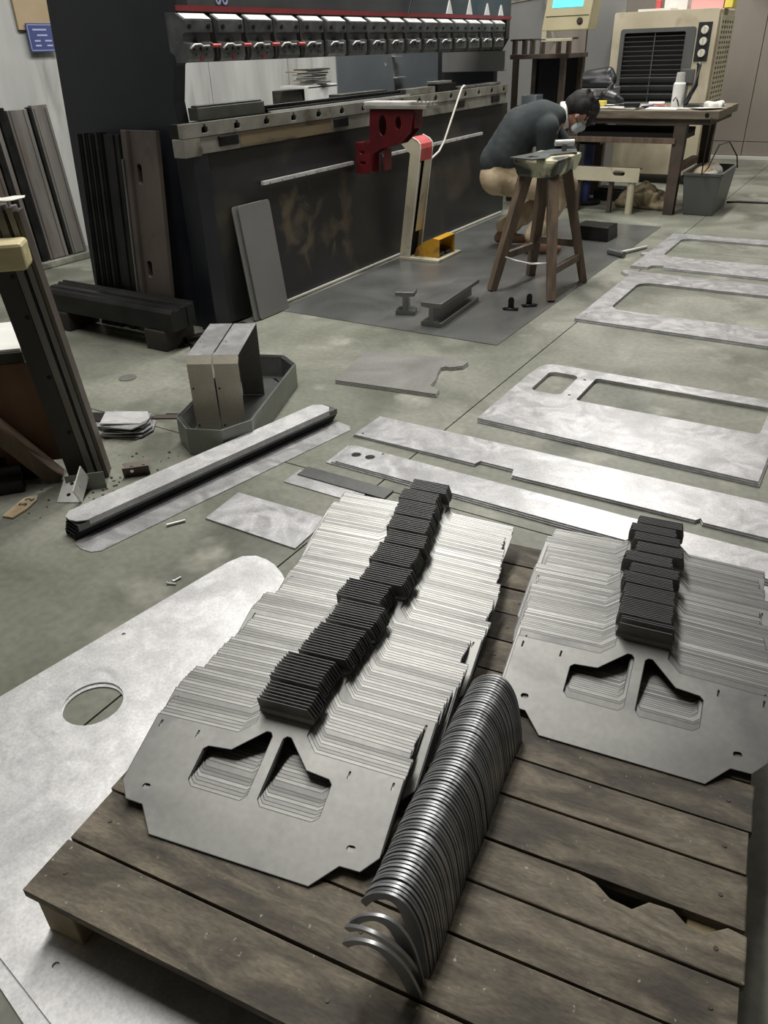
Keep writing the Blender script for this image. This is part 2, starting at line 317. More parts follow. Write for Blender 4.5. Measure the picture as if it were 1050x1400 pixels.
# ---- steel plates with a bent tab, shingled in two stacks
def tab_plate_mesh():
    h = [(.166, 0), (.208, .047), (.247, .048), (.274, .080), (.274, .229), (.086, .234), (.058, .262), (.058, .285)]
    ol = h + [(-x, y) for x, y in h[::-1]]
    win = [(.012, .118), (.012, .243), (.018, .250), (.027, .250), (.083, .195), (.133, .190), (.141, .182), (.141, .117), (.129, .106), (.022, .106)]
    hol = [win, [(-x, y) for x, y in win]]
    for sx in (1, -1):
        hol += [slot(sx * .218, .081, .017, .012, 8), slot(sx * .257, .209, .0045, .017), slot(sx * .168, .208, .0045, .017)]
    b = MB(); t = .0015; b.prism(ol, hol, 0, t)
    # bent tab
    w = .062; cy, rr = .285, .009; prof = []
    for k in range(5):
        a = R(-90 + 92 * k / 4); prof.append((cy + rr * math.cos(a), rr + t + rr * math.sin(a), cy + (rr + t) * math.cos(a), rr + t + (rr + t) * math.sin(a)))
    a = R(2); up = (-math.sin(a), math.cos(a)); pi = prof[-1]; Lt = .042
    prof.append((pi[0] + up[0] * Lt, pi[1] + up[1] * Lt, pi[2] + up[0] * Lt, pi[3] + up[1] * Lt))
    vs = []
    for i, (iy, iz, oy, oz) in enumerate(prof):
        wi = w - (.006 if i == len(prof) - 1 else 0) if i else .058
        vs += [(-wi, iy, iz), (wi, iy, iz), (wi, oy, oz), (-wi, oy, oz)]
    fs = [(0, 1, 2, 3)]
    for i in range(len(prof) - 1):
        for k in range(4):
            j = (k + 1) % 4; fs.append((4 * i + k, 4 * i + 4 + k, 4 * i + 4 + j, 4 * i + j))
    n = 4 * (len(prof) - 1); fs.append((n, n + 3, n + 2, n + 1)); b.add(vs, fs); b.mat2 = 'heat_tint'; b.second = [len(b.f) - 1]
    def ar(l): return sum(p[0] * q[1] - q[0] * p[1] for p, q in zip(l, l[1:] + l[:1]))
    for l, want in [(ol, 1)] + [(h_, -1) for h_ in hol[:2]]:          # narrow dark lines painted as contact shade along the cut edges
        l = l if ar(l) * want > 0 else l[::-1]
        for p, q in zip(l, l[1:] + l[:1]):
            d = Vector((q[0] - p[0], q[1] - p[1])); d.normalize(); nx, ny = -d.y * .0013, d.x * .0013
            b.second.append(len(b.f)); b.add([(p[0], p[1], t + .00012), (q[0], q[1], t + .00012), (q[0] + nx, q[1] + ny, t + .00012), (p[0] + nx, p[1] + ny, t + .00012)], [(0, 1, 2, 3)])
    return b
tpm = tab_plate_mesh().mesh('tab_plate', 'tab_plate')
def stack(n, a0, b0, pitch, afun, yawf, lab_f, lab, group, gaps, tilt=18., first_gap=0.):
    b = b0; off = 0.; yo = 0.
    for i in range(n):
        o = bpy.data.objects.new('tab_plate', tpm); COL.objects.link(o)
        if i in gaps: off, yo = random.uniform(-.018, .014), random.uniform(-.5, .5); b += random.uniform(.003, .008)
        t = i / (n - 1)
        o.location = PL(a0 + afun(t) + off * (i > 0) + random.uniform(-.0022, .0022), b, .1425)
        o.rotation_euler = (R(tilt), 0, R(PA + yawf(t) + yo * (i > 0) + random.uniform(-.12, .12)))
        tag(o, lab_f if i == 0 else lab, 'metal plate', group)
        b += pitch * (1 + random.uniform(-.06, .06)) + (first_gap if i == 0 else 0)
stack(106, -.655, .645, .0086, lambda t: -.017 * min(1, t / .6) - .065 * max(0, (t - .6) / .4), lambda t: 4.9 - 5.2 * t,
      'grey steel plate with both window cutouts fully exposed, ending the long stack', 'grey steel plate with upright bent tab shingled in the long stack on the pallet', 'plates in the long stack',
      {7, 17, 30, 40, 49, 58, 68, 75, 83, 92, 99})
stack(66, -.040, 1.158, .0064, lambda t: -.045 * t, lambda t: .8 - 1.5 * t,
      'grey steel plate with both window cutouts fully exposed, ending the short stack', 'grey steel plate with upright bent tab shingled in the short stack on the pallet', 'plates in the short stack',
      {3, 13, 21, 28, 34, 41, 48, 54, 60}, first_gap=.014)

# ---- curved hook brackets standing in a row
def arc_mesh():
    out = [(-.123, .103), (-.117, .114), (-.105, .127), (-.093, .135), (-.080, .140), (-.066, .1415), (-.053, .138), (-.042, .130), (-.032, .117), (-.024, .102), (-.016, .08), (-.009, .05), (-.003, .02), (0, 0)]
    inn = [(-.023, 0), (-.026, .02), (-.031, .045), (-.038, .07), (-.045, .09), (-.052, .106), (-.059, .118), (-.068, .126), (-.080, .127), (-.092, .121), (-.103, .111), (-.113, .095)]
    def fine_(l, k=3):
        o_ = []
        for i in range(len(l) - 1):
            p0, p1, p2, p3 = (Vector(l[max(0, min(len(l) - 1, j))]) for j in (i - 1, i, i + 1, i + 2))
            for q in range(k):
                t = q / k; o_.append(tuple(.5 * (2 * p1 + (p2 - p0) * t + (2 * p0 - 5 * p1 + 4 * p2 - p3) * t * t + (3 * p1 - p0 - 3 * p2 + p3) * t ** 3)))
        return o_ + [l[-1]]
    tip = [(-.1165, .0965), (-.1205, .0985)]
    return MB().prism(fine_(out) + fine_(inn) + tip, (), -.0027, .0027, XZ, True)
am = arc_mesh().mesh('hook_bracket', 'arc_steel')
for i in range(72):
    o = bpy.data.objects.new('hook_bracket', am); COL.objects.link(o)
    b_ = .603 + i * .0074; a_ = -.237 + .0015 * math.sin(i * .2) + random.uniform(-.001, .001)
    o.location = PL(a_, b_, .1425); o.rotation_euler = (R(-10 + random.uniform(-.4, .4)), 0, R(PA + random.uniform(-.3, .3)))
    tag(o, 'dark curved steel hook bracket standing in the long row on the pallet', 'bracket', 'hook brackets in the row')
for (a_, b_, rx, rz, lb) in ((-.239, .588, -4, 7, 'dark curved steel hook bracket leaning out from the front of the row'), (-.236, .570, 7, 4, 'foremost dark curved steel hook bracket loose in front of the row'), (-.243, .5955, 13, 0, 'low tilted dark curved steel hook bracket in front of the row')):
    o = bpy.data.objects.new('hook_bracket', am); COL.objects.link(o); o.location = PL(a_, b_, .1425); o.rotation_euler = (R(rx), 0, R(PA + rz)); tag(o, lb, 'bracket', 'loose hook brackets')

# ================================================================== PLATES ON THE FLOOR
def plate(name, label, outline, holes=(), t=.006, z=0., mt='sheet', cat='metal plate', group=None, bevel=.0):
    cx = sum(p[0] for p in outline) / len(outline); cy = sum(p[1] for p in outline) / len(outline)
    sh = lambda l: [(x - cx, y - cy) for x, y in l]
    o = MB().prism(sh(outline), [sh(h) for h in holes], 0, t).build(name, mt, None, bevel, (cx, cy, z))
    return tag(o, label, cat, group)
bigo = [(1.660, -3.99), (1.672, -3.92), (1.690, -3.875), (1.727, -3.852), (1.77, -3.852), (1.81, -3.862), (1.86, -3.888), (2.0, -3.99), (2.75, -4.6), (2.80, -5.16), (2.318, -5.112), (2.143, -5.087), (1.50, -4.99), (1.545, -4.76)]
hole = circ(1.787, -4.568, .075, 40)
plate('steel_sheet', 'lower large pale steel sheet with a round hole under the pallet', [(1.664, -3.99), (1.676, -3.92), (1.694, -3.879), (1.73, -3.856), (1.77, -3.856), (1.81, -3.866), (1.86, -3.893), (2.0, -3.994), (2.76, -4.6), (2.82, -5.21), (2.29, -5.138), (2.18, -5.118), (1.49, -5.02), (1.549, -4.76)], [circ(1.796, -4.575, .074, 40)], .004, 0, 'sheet_bright')
plate('steel_sheet', 'upper large pale steel sheet with a round hole under the pallet', bigo, [hole, circ(1.648, -4.341, .006, 10), circ(2.249, -5.045, .007, 10)], .0045, .0042, 'sheet_bright')
plate('rectangular_plate', 'plain rectangular pale steel plate on the floor beside the long stack', [(1.414, -3.753), (1.396, -3.556), (1.80, -3.545), (1.81, -3.753)], (), .006, 0, 'sheet')
plate('narrow_plate', 'narrow grey steel strip, lower of two overlapping ones by the rectangular plate', rect(1.492, 1.82, -3.405, -3.300), (), .004, 0, 'sheet')
plate('narrow_plate', 'narrow dark grey steel strip lying over another by the rectangular plate', rect(1.508, 1.90, -3.338, -3.268), (), .004, .0045, 'sheet_dark')
for k in range(2):
    e = .006 * (1 - k)
    plate('stepped_strip', ['lower', 'upper'][k] + ' long pale steel strip with stepped edge on the floor', [(1.512 - e, -2.945), (2.075, -2.945 - e), (2.085, -2.915 - e), (2.225, -2.918 - e), (2.24, -2.965 - e), (2.905, -2.965 - e), (2.918, -2.945 - e), (2.930, -2.968 - e), (3.50, -2.968 - e), (3.50, -2.735), (1.512 - e, -2.735)], [circ(1.54, -2.92, .006, 8)], .006, k * .0063, 'sheet')
for k in range(3):
    e = .009 * (2 - k)
    plate('long_strip', ['bottom', 'middle', 'top'][k] + ' long steel strip with two round holes at its end', [(1.585 - e * 2.2, -3.19 - e * .5), (3.35, -3.21 - e * .8), (3.35, -3.07), (1.575 - e * 2, -3.035)], [circ(1.628, -3.105, .020), circ(1.688, -3.097, .020), circ(1.72, -3.05, .005, 8)], .005, k * .0053, 'sheet')
for k, (x0, x1, y0, y1) in enumerate(((3.135, 3.6, -3.315, -3.235), (3.15, 3.6, -3.40, -3.335), (3.18, 3.62, -3.52, -3.42))):
    plate('offcut_plate', ['pale steel offcut next to the long strip at the pallet corner', 'middle pale steel offcut of three beside the short stack', 'widest pale steel offcut beside the short stack on the floor'][k], rect(x0, x1, y0, y1), (), .006, 0, 'sheet')
# door frame panels
f1 = [(1.905, -2.565), (3.045, -2.60), (3.045, -1.80), (2.0, -1.795), (1.96, -1.80), (1.93, -1.82), (1.912, -1.86), (1.905, -2.0)]
w_s = rect(1.985, 2.132, -2.165, -1.895, .035); w_b = rect(2.212, 2.985, -2.185, -1.885, .02)
for k in range(3):
    e = .006 * (2 - k)
    plate('door_panel', ['bottom', 'middle', 'top'][k] + ' steel door panel with one small and one large window on the floor', [(x + e * .6, y - e) for x, y in f1], [w_s, w_b] + [circ(2.170, -1.93, .008, 8), circ(2.168, -2.14, .008, 8)], .006, k * .0063, 'sheet')
f2 = [(1.80, -1.02), (3.9, -1.07), (3.9, .16), (1.86, .20), (1.80, .215), (1.74, .215), (1.725, .17), (1.755, .12), (1.80, .10)]
for k in range(2):
    plate('window_frame_panel', ['lower', 'upper'][k] + ' pale steel frame with one large rounded opening near the wooden stand', [(x, y - .008 * (1 - k)) for x, y in f2], [rect(1.92, 3.72, -.75, -.07, .09, 6), circ(1.83, -.9, .007, 8)], .008, k * .0083, 'sheet')
f3 = [(1.74, .345), (1.86, .345), (1.875, .40), (1.90, .425), (1.95, .43), (1.97, .375), (3.8, .345), (3.8, 1.60), (1.75, 1.56), (1.745, .80), (1.70, .79), (1.70, .74), (1.745, .72)]
for k in range(2):
    plate('window_frame_panel', ['lower', 'upper'][k] + ' pale steel frame with notched corner, far one of the floor frames', [(x, y - .008 * (1 - k)) for x, y in f3], [rect(1.862, 3.65, .735, 1.40, .08, 6), circ(1.78, .42, .007, 8), circ(1.78, 1.47, .007, 8)], .008, k * .0083, 'sheet')
sm = [(1.10, -2.485), (1.625, -2.415), (1.612, -2.36), (1.552, -2.335), (1.535, -2.25), (1.50, -2.16), (1.485, -2.10), (1.50, -2.075), (1.525, -2.075), (1.545, -2.055), (1.572, -2.03), (1.572, -1.965), (1.48, -1.95), (1.005, -2.06)]
for k in range(3):
    plate('notched_plate', ['bottom', 'middle', 'top'][k] + ' of three dark grey plates with hooked corner on the open floor', [(x - .004 * k, y + .005 * k) for x, y in sm], (), .005, k * .0053, 'sheet_mid')
plate('work_mat_sheet', 'large dark steel sheet on the floor along the press brake', rect(.055, 1.575, -1.62, 1.85), (), .004, 0, 'floor_sheet')

# ---- long channel strips
ch = Vector((.222, 1.20, 0)); ca = math.degrees(math.atan2(ch.y, ch.x)) - 90
def strip_ol(w, L): return [(-w / 2, .03), (-w / 2 + .025, .004), (0, 0), (w / 2 - .02, .012), (w / 2, .04), (w / 2, L - .03), (w / 2 - .03, L), (-w / 2 + .03, L), (-w / 2, L - .03)]
o = MB().prism(strip_ol(.13, 1.26), (), 0, .003).build('flat_strip', 'sheet', None, 0, (1.175, -4.10, 0), (0, 0, R(ca))); tag(o, 'flat shiny steel strip lying under the channel bundle on the floor', 'metal strip')
for k in range(5):
    L = 1.24; w = .060 + .0070 * k
    pr = [(-w / 2, .0), (-w / 2 + .003, .0), (-w / 2 + .003, .022), (w / 2 - .003, .022), (w / 2 - .003, .0), (w / 2, .0), (w / 2, .025), (-w / 2, .025)]
    b = MB().prism(pr, (), 0, -L, XZ)
    top = k == 4
    if top: b = MB().prism([(x, y) for x, y in strip_ol(.105, 1.22)], (), .024, .0275).prism(pr, (), -.05, -1.2, XZ)
    o = b.build('steel_channel', 'sheet_bright' if top else ('black_oily' if k < 3 else 'sheet_dark'), None, 0, (1.090 - .004 * top, -4.07 - .012 * top + .006 * k, .0035 + .0095 * k), (0, 0, R(ca)))  # lower channels coloured near black to stand for shade in the gaps
    tag(o, 'topmost shiny steel channel with rounded end in the long bundle' if top else 'steel channel nested in the long bundle, darkened for the shaded gaps', 'metal channel', 'channels in the long bundle')

# ---- nested elongated trays and the two bent covers
tk = (.920, -2.967); ta = 21.2      # tray axis
def tray_ol(e):
    w, L = .165 - e, .44 - e; c1, c2 = .09, .11
    return [(-w + c1, -L), (w - c1, -L), (w, -L + c2), (w, L - c2), (w - c1, L), (-w + c1, L), (-w, L - c2), (-w, -L + c2)]
for k in range(3):
    e = .0055 * k
    b = MB().prism(tray_ol(e), [tray_ol(e + .003)], .002, .118 - .006 * k).prism(tray_ol(e), [tray_ol(e + .032)], .0, .003)
    o = b.build('tray_frame', 'die_green' if k == 0 else 'sheet_dark', None, 0, (tk[0], tk[1], .001 + k * .0035), (0, 0, R(ta)))
    tag(o, ['outermost', 'middle', 'innermost'][k] + ' elongated eight sided sheet steel ring of the nested set on the floor', 'metal frame', 'nested rings under the bent covers')
plate('liner_sheet', 'dark sheet lying inside the nested eight sided rings', [(tk[0] + x * math.cos(R(ta)) - y * math.sin(R(ta)), tk[1] + x * math.sin(R(ta)) + y * math.cos(R(ta))) for x, y in tray_ol(.055)], (), .003, .0125, 'sheet_dark')
for k in range(2):
    w = .105; H_, D = .345, .44
    cv = thing('bent_cover', ['pale bent sheet cover standing in the rings, next to the tall leaning bars', 'pale bent sheet cover standing in the rings, next to the open tray end'][k], 'metal cover', (0, 0, 0), 0)
    ang = 29.5; ax = Vector((math.cos(R(ang)), math.sin(R(ang)), 0)); ay = Vector((-math.sin(R(ang)), math.cos(R(ang)), 0))
    o0 = Vector((.928, -3.272, .017)) + ax * (.109 * k)
    cv.location = o0; cv.rotation_euler = (0, 0, R(ang))
    x0, x1 = .003, w
    MB().box(x0, x1, 0, .0025, 0, H_ - .03).build('front_face', 'galv', cv)
    MB().prism([(0, H_ - .03), (.0025, H_ - .03), (.022, H_), (.02, H_)], (), x0, x1, YZ).build('bevel_face', 'galv', cv)
    MB().prism(rect(x0, x1, .02, D), [circ(x0 + .016, .19, .004, 8), circ(x1 - .016, D - .03, .004, 8)], H_ - .0025, H_).build('top_face', 'sheet', cv)
    MB().box(x0, x1, D - .0025, D, 0, H_).build('back_face', 'sheet_dark', cv)
    for z_ in (.045, .21): MB().cyl((x0 + .012, 0, z_), (x0 + .012, -.003, z_), .004, n=8).build('rivet', 'hole_black', cv)

# ================================================================== PRESS BRAKE
pb_ = thing('press_brake', 'large dark press brake with a row of punch clamps and long bed', 'machine', (0, 0, 0))
MB().box(-.14, 0, -2.10, 2.02, .015, .95).build('bed', 'bed_paint', pb_, .004)
MB().box(-.10, .018, -2.14, -2.02, 0, .97).build('bed_end', 'machine_black', pb_, .004)
MB().prism([(-1.06, 0), (-.02, 0), (-.02, .98), (-.075, 1.05), (-.09, 1.2), (-.05, 1.36), (.02, 1.45), (.02, 2.5), (-.95, 2.5), (-.92, 1.7)], (), 2.02, 2.10, XZ).build('side_frame', 'machine_black', pb_, .004)
MB().prism([(-1.0, 0), (-.06, 0), (-.06, 1.05), (-.12, 1.1), (-.12, 1.3), (-.02, 1.45), (.0, 2.5), (-1.0, 2.5)], (), -2.03, -1.95, XZ).build('side_frame', 'machine_black', pb_, .004)
MB().box(0.002, .022, -1.56, 1.95, .004, .018).build('base_strip', 'pale_strip', pb_, .002)
# die holder rail with keyholes
keys = []
for k in range(16):
    y = -2.03 + .2585 * k; keys.append([(y - .022, 1.052), (y + .022, 1.052), (y + .026, 1.062), (y + .022, 1.078), (y + .009, 1.082), (y + .007, 1.093), (y - .007, 1.093), (y - .009, 1.082), (y - .022, 1.078), (y - .026, 1.062)])
rl = MB().prism(rect(-2.2, 1.93, 1.035, 1.102), keys, .005, .032, YZ).build('die_rail', 'rail_steel', pb_, .002)
MB().box(-.07, .004, -2.19, 1.92, 1.036, 1.10).build('rail_core', 'hole_black', rl)
MB().box(-.11, .024, -1.75, -.86, .952, 1.033).build('rail_backing', 'tan_strip', pb_, .003)
for y0, y1 in ((-2.07, -1.752), (-.858, 1.92)): MB().box(-.11, .024, y0, y1, .952, 1.033).build('rail_backing', 'rail_steel', pb_, .003)
MB().box(-.05, .030, -2.2, -2.075, .945, 1.033).build('rail_end_block', 'rail_steel', pb_, .003)
for y in (-1.93, -.83, .9, 1.6): MB().box(.024, .034, y, y + .16, .975, 1.025).build('cover_plate', 'black_oily', pb_, .003)
MB().box(-.10, -.03, -2.0, -1.445, 1.103, 1.165).box(-.085, -.045, -1.99, -1.45, 1.165, 1.175).build('lower_die', 'die_green', pb_, .003)
MB().box(-.10, -.02, -1.43, .15, 1.103, 1.122).box(-.08, -.05, -1.43, .15, 1.122, 1.14).build('lower_die', 'black_oily', pb_, .002)
MB().box(-.02, .004, -1.43, .2, 1.103, 1.112).build('die_edge', 'light_steel', pb_)
for (x0, x1, y0, y1, z0, z1, mt) in ((-.09, -.01, .17, .62, 1.103, 1.145, 'rail_steel'), (-.2, -.10, -.55, .05, 1.13, 1.15, 'die_green'), (-.12, -.03, .70, 1.02, 1.103, 1.155, 'black_oily'), (-.14, -.05, .72, .98, 1.155, 1.172, 'light_steel'), (-.11, -.03, 1.05, 1.9, 1.103, 1.12, 'rail_steel')):
    MB().box(x0, x1, y0, y1, z0, z1).build('lower_die', mt, pb_, .002)
# guide bars
for y0, y1 in ((-1.60, -.63), (-.22, 1.43)):
    gb = MB().box(.012, .034, y0, y1, .735, .757).build('guide_bar', 'light_steel', pb_, .002)
    for k in range(int((y1 - y0) / .12)): MB().cyl((.034, y0 + .06 + k * .12, .741), (.0355, y0 + .06 + k * .12, .741), .004, n=8).build('screw', 'hole_black', gb)
# ram
MB().box(-.16, .02, -2.02, 1.95, 1.585, 2.5).build('ram', 'ram_paint', pb_, .003)
MB().box(.02, .026, -2.11, 1.95, 1.59, 1.614).build('ram_stripe', 'red_stripe', pb_)
tx = bpy.data.curves.new('numeral', 'FONT'); tx.body = '06'; tx.size = .10; tx.extrude = .0015
tob = bpy.data.objects.new('numeral', tx); COL.objects.link(tob)
tme = bpy.data.meshes.new_from_object(tob.evaluated_get(bpy.context.evaluated_depsgraph_get())); bpy.data.objects.remove(tob)
tme.materials.clear(); tme.materials.append(M['notice_ink']); nu = bpy.data.objects.new('numeral', tme); COL.objects.link(nu); nu.parent = pb_
nu.location = (.0225, -1.82, 1.622); nu.rotation_euler = (R(90), 0, R(90))
for y, hh in ((.78, .085), (1.125, .098), (1.455, .08), (1.73, .075)):
    MB().prism([(y - .05, 1.616), (y + .05, 1.616), (y + .006, 1.616 + hh), (y - .006, 1.616 + hh)], (), .0205, .026, YZ).build('wedge_mark', 'white_paint', pb_)
MB().cyl((.04, .125, 1.60), (.05, .19, 1.75), .007, n=8).build('hose', 'cable', pb_)
# clamps
def clamp(first, k):
    y0 = -2.115 + .243 * k; w = .195
    if first is None:
        c_ = MB().prism([(-.05, 1.585), (.022, 1.582), (.028, 1.578), (.072, 1.553), (.072, 1.500), (.05, 1.492), (.05, 1.46), (.066, 1.455), (.066, 1.39), (.05, 1.372), (-.02, 1.372), (-.02, 1.40), (-.05, 1.42)], (), 0, -w, XZ).build('punch_clamp', 'clamp_steel', pb_, .002)
        MB().prism([(.030, 1.579), (.071, 1.5555), (.0725, 1.557), (.0315, 1.5805)], (), -.006, -w + .006, XZ).build('wedge', 'light_steel', c_)
        for yy in (.03, w - .03): MB().cyl((.072, yy, 1.525), (.079, yy, 1.525), .011, n=10).cyl((.079, yy, 1.525), (.0795, yy, 1.525), .006, n=6).build('bolt', 'black_oily', c_)
        for yy, zz, r_ in ((.05, 1.428, .006), (w - .05, 1.428, .006), (w / 2, 1.468, .017), (w / 2, 1.43, .009), (.06, 1.405, .005), (w - .06, 1.405, .005)): MB().cyl((.064, yy, zz), (.0675, yy, zz), r_, n=10).build('hole', 'hole_black', c_)
        MB().tube([(.07, .02, 1.43), (.074, .05, 1.448), (.076, .09, 1.45), (.074, .11, 1.441), (.072, .16, 1.443)], .0045, 6).build('lever', 'light_steel', c_)
        MB().box(-.03, .04, w, w + .048, 1.40, 1.56).build('spacer', 'hole_black', c_)
    else:
        c_ = copy_tree(first, pb_)
    c_.location = (0, y0, 0)
    if k < 4: MB().cyl((.068, w - .01, 1.443), (.068, w + .05, 1.443), .009, n=8).build('red_grip', 'red_bright', c_)
    if k < 3: MB().box(.064, .070, w / 2 - .008, w / 2 + .008, 1.378, 1.40).build('red_latch', 'red_stripe', c_)
    return c_
c0 = None
base_children = None
for k in range(16):
    if k == 0: c0 = clamp(None, 0); proto = [ch_ for ch_ in c0.children if not ch_.name.startswith('red')]
    else:
        cc = inst(c0, parent=pb_)
        for p_ in proto: inst(p_, parent=cc)
        y0 = -2.115 + .243 * k; cc.location = (0, y0, 0); w = .195
        if k < 4: MB().cyl((.068, w - .01, 1.443), (.068, w + .05, 1.443), .009, n=8).build('red_grip', 'red_bright', cc)
        if k < 3: MB().box(.064, .070, w / 2 - .008, w / 2 + .008, 1.378, 1.40).build('red_latch', 'red_stripe', cc)
# back gauge panels seen through the throat
MB().prism([(.15, 1.0), (1.0, 1.0), (1.0, 1.5), (.15, 1.5)], [circ(.86, 1.30, .014, 12)], -.61, -.60, YZ).build('back_panel', 'blue_grey', pb_)
MB().box(-.625, -.612, 1.01, 1.80, 1.0, 1.5).build('back_panel', 'blue_grey', pb_)
MB().box(-.60, -.56, .98, 1.12, 1.19, 1.20).build('panel_tab', 'light_steel', pb_); MB().box(-.60, -.56, .96, 1.06, 1.345, 1.352).build('panel_tab', 'light_steel', pb_)
MB().prism([(1.205, 0), (1.36, 0), (1.36, .01), (1.215, .01), (1.215, .06), (1.205, .06)], (), 0, .62, Matrix(((0, 0, 1, -.60), (0, 1, 0, 1.86), (1, 0, 0, 0), (0, 0, 0, 1)))).build('cross_channel', 'grey_sheet', pb_)

# ---- red front support arm
arm = thing('support_arm', 'dark red bracket arm with slotted flat top on the press brake front', 'support arm', (0, -.6, 0))
aol = [(.036, .676), (.156, .682), (.161, .796), (.248, .838), (.382, .868), (.470, .94), (.500, 1.07), (.163, 1.07), (.150, .873), (.038, .868)]
ov = lambda cx, cz, rx, rz: [(cx + rx * math.cos(2 * math.pi * i / 16), cz + rz * math.sin(2 * math.pi * i / 16)) for i in range(16)]
MB().prism(aol, [ov(.257, .975, .030, .062), ov(.377, .992, .022, .038), slot(.092, .81, .045, .022), slot(.092, .745, .05, .022)], 0, .012, XZ).build('side_plate', 'red_paint', arm, .002)
MB().prism(aol, [ov(.257, .975, .030, .062), ov(.377, .992, .022, .038)], -.105, -.093, XZ).build('side_plate', 'red_paint', arm, .002)
for q_ in ((.036, .048, 0, .093, .676, .868), (.488, .50, 0, .093, .96, 1.07), (.25, .262, .0, .093, .70, .83)): MB().box(*q_).build('rib', 'red_paint', arm, .002)
MB().prism(rect(.115, .60, -.03, .125, .02), (), 1.072, 1.092).build('top_plate', 'rail_steel', arm, .003)
MB().prism(rect(.115, .46, -.025, .12, .03), (), 1.093, 1.112).build('wear_pad', 'light_steel', arm, .006)
for k in range(3):
    MB().box(.475, .60, -.02 + k * .05, .012 + k * .05, 1.093, 1.111).build('grip_block', 'rail_steel', arm, .002)
    for j in range(4): MB().cyl((.49 + j * .03, -.004 + k * .05, 1.111), (.49 + j * .03, -.004 + k * .05, 1.1125), .007, n=8).build('hole', 'hole_black', arm)

# ---- foot pedal stand
ft = thing('foot_pedal_stand', 'tall cream bent post with red top and yellow pedal guard', 'foot pedal', (0, 0, .004))
fol = [(.075, 0), (.165, 0), (.215, .20), (.272, .78), (.268, .80), (.255, .82), (.19, .852), (.10, .815), (.125, .78), (.183, .745)]
fol = [(.078, 0), (.168, 0), (.272, .78), (.266, .812), (.245, .835), (.19, .858), (.098, .82), (.183, .748)]
MB().prism(fol, (), .115, .120, XZ).build('side_panel', 'cream_paint', ft, .0)
MB().prism(fol, (), -.065, -.060, XZ).build('side_panel', 'cream_paint', ft, .0)
def strip_face(pts, y0, y1, t, mt, nm):
    b = MB()
    for (x0, z0), (x1, z1) in zip(pts, pts[1:]):
        d = Vector((x1 - x0, z1 - z0)).normalized(); nx, nz = -d.y * t, d.x * t
        b.add([(x0, y0, z0), (x1, y0, z1), (x1 + nx, y0, z1 + nz), (x0 + nx, y0, z0 + nz), (x0, y1, z0), (x1, y1, z1), (x1 + nx, y1, z1 + nz), (x0 + nx, y1, z0 + nz)], [(0, 3, 2, 1), (4, 5, 6, 7), (0, 1, 5, 4), (2, 3, 7, 6), (0, 4, 7, 3), (1, 2, 6, 5)])
    return b.build(nm, mt, ft)
strip_face([(.262, .70), (.270, .78), (.264, .812), (.245, .833), (.19, .856)], -.115, .06, .004, 'red_bright', 'red_cover')
strip_face([(.182, .20), (.262, .70)], -.045, .06, .004, 'cream_paint', 'inner_panel'); strip_face([(.182, .20), (.2575, .69)], -.115, -.088, .004, 'cream_paint', 'inner_panel')
strip_face([(.130, .02), (.23, .72)], -.115, .06, .004, 'hole_black', 'back_cover')
for y0 in (-.124, .056): strip_face([(.168, .0), (.274, .78), (.268, .814), (.246, .838), (.19, .862)], y0, y0 + .008, .004, 'white_paint', 'edge_trim')
MB().box(.078, .42, -.125, .27, 0, .02).build('base_plate', 'cream_paint', ft, .003)
yg = MB().box(.385, .39, -.05, -.045, .02, .16)
yg = MB().prism([(.17, .02), (.39, .02), (.39, .15), (.33, .155), (.25, .12), (.19, .08)], (), .045, .05, XZ).prism([(.17, .02), (.39, .02), (.39, .15), (.33, .155), (.25, .12), (.19, .08)], (), -.205, -.20, XZ)
yg.add([(.33, -.05, .155), (.39, -.05, .15), (.39, .205, .15), (.33, .205, .155), (.33, -.05, .160), (.39, -.05, .155), (.39, .205, .155), (.33, .205, .160)], [(0, 3, 2, 1), (4, 5, 6, 7), (0, 1, 5, 4), (2, 3, 7, 6), (0, 4, 7, 3), (1, 2, 6, 5)])
yg.add([(.25, -.05, .12), (.33, -.05, .155), (.33, .205, .155), (.25, .205, .12), (.25, -.05, .125), (.33, -.05, .160), (.33, .205, .160), (.25, .205, .125)], [(0, 3, 2, 1), (4, 5, 6, 7), (0, 1, 5, 4), (2, 3, 7, 6), (0, 4, 7, 3), (1, 2, 6, 5)])
yg.build('pedal_guard', 'yellow_guard', ft)
for y0 in (-.03, .085): MB().prism([(.25, .03), (.38, .03), (.38, .05), (.25, .085)], (), -y0 - .09, -y0, XZ).build('pedal', 'plastic_dark', ft, .003)
o = MB().tube([(.25, .06, .69), (.20, .22, .70), (.15, .386, .71), (.15, .47, .77), (.15, .62, .95), (.15, .76, 1.12), (.15, .80, 1.135), (.15, .82, 1.13)], .008).build('conduit', 'pale_strip', ft)

# ---- loose tooling around the left end
for k, (dx, dy, lb) in enumerate(((-.03, -.055, 'rear'), (.0, 0, 'front'))):
    o = MB().prism(rect(0, .285, 0, .655, .02), (), 0, .006).build('leaning_plate', 'grey_sheet', None, .002)
    m = T(.085 + k * .012, -1.86 + k * .035 + .005, .002) @ RZ(0) @ Matrix(((0, 0, 1, 0), (1, 0, 0, 0), (0, 1, 0, 0), (0, 0, 0, 1)))
    o.matrix_world = T(.085 + k * .012, -1.885 + k * .04, .004) @ RY(-6.5) @ Matrix(((0, 0, 1, 0), (1, 0, 0, 0), (0, 1, 0, 0), (0, 0, 0, 1)))
    tag(o, lb + ' smooth grey plate of two leaning upright against the bed', 'metal plate')
dies = [(-.775, .035, 'black_oily', 1.05), (-.725, .04, 'black_oily', 1.055), (-.675, .035, 'black_oily', 1.05), (-.625, .045, 'black_oily', 1.06), (-.565, .12, 'black_oily', 1.05), (-.432, .03, 'sheet_dark', .93)]
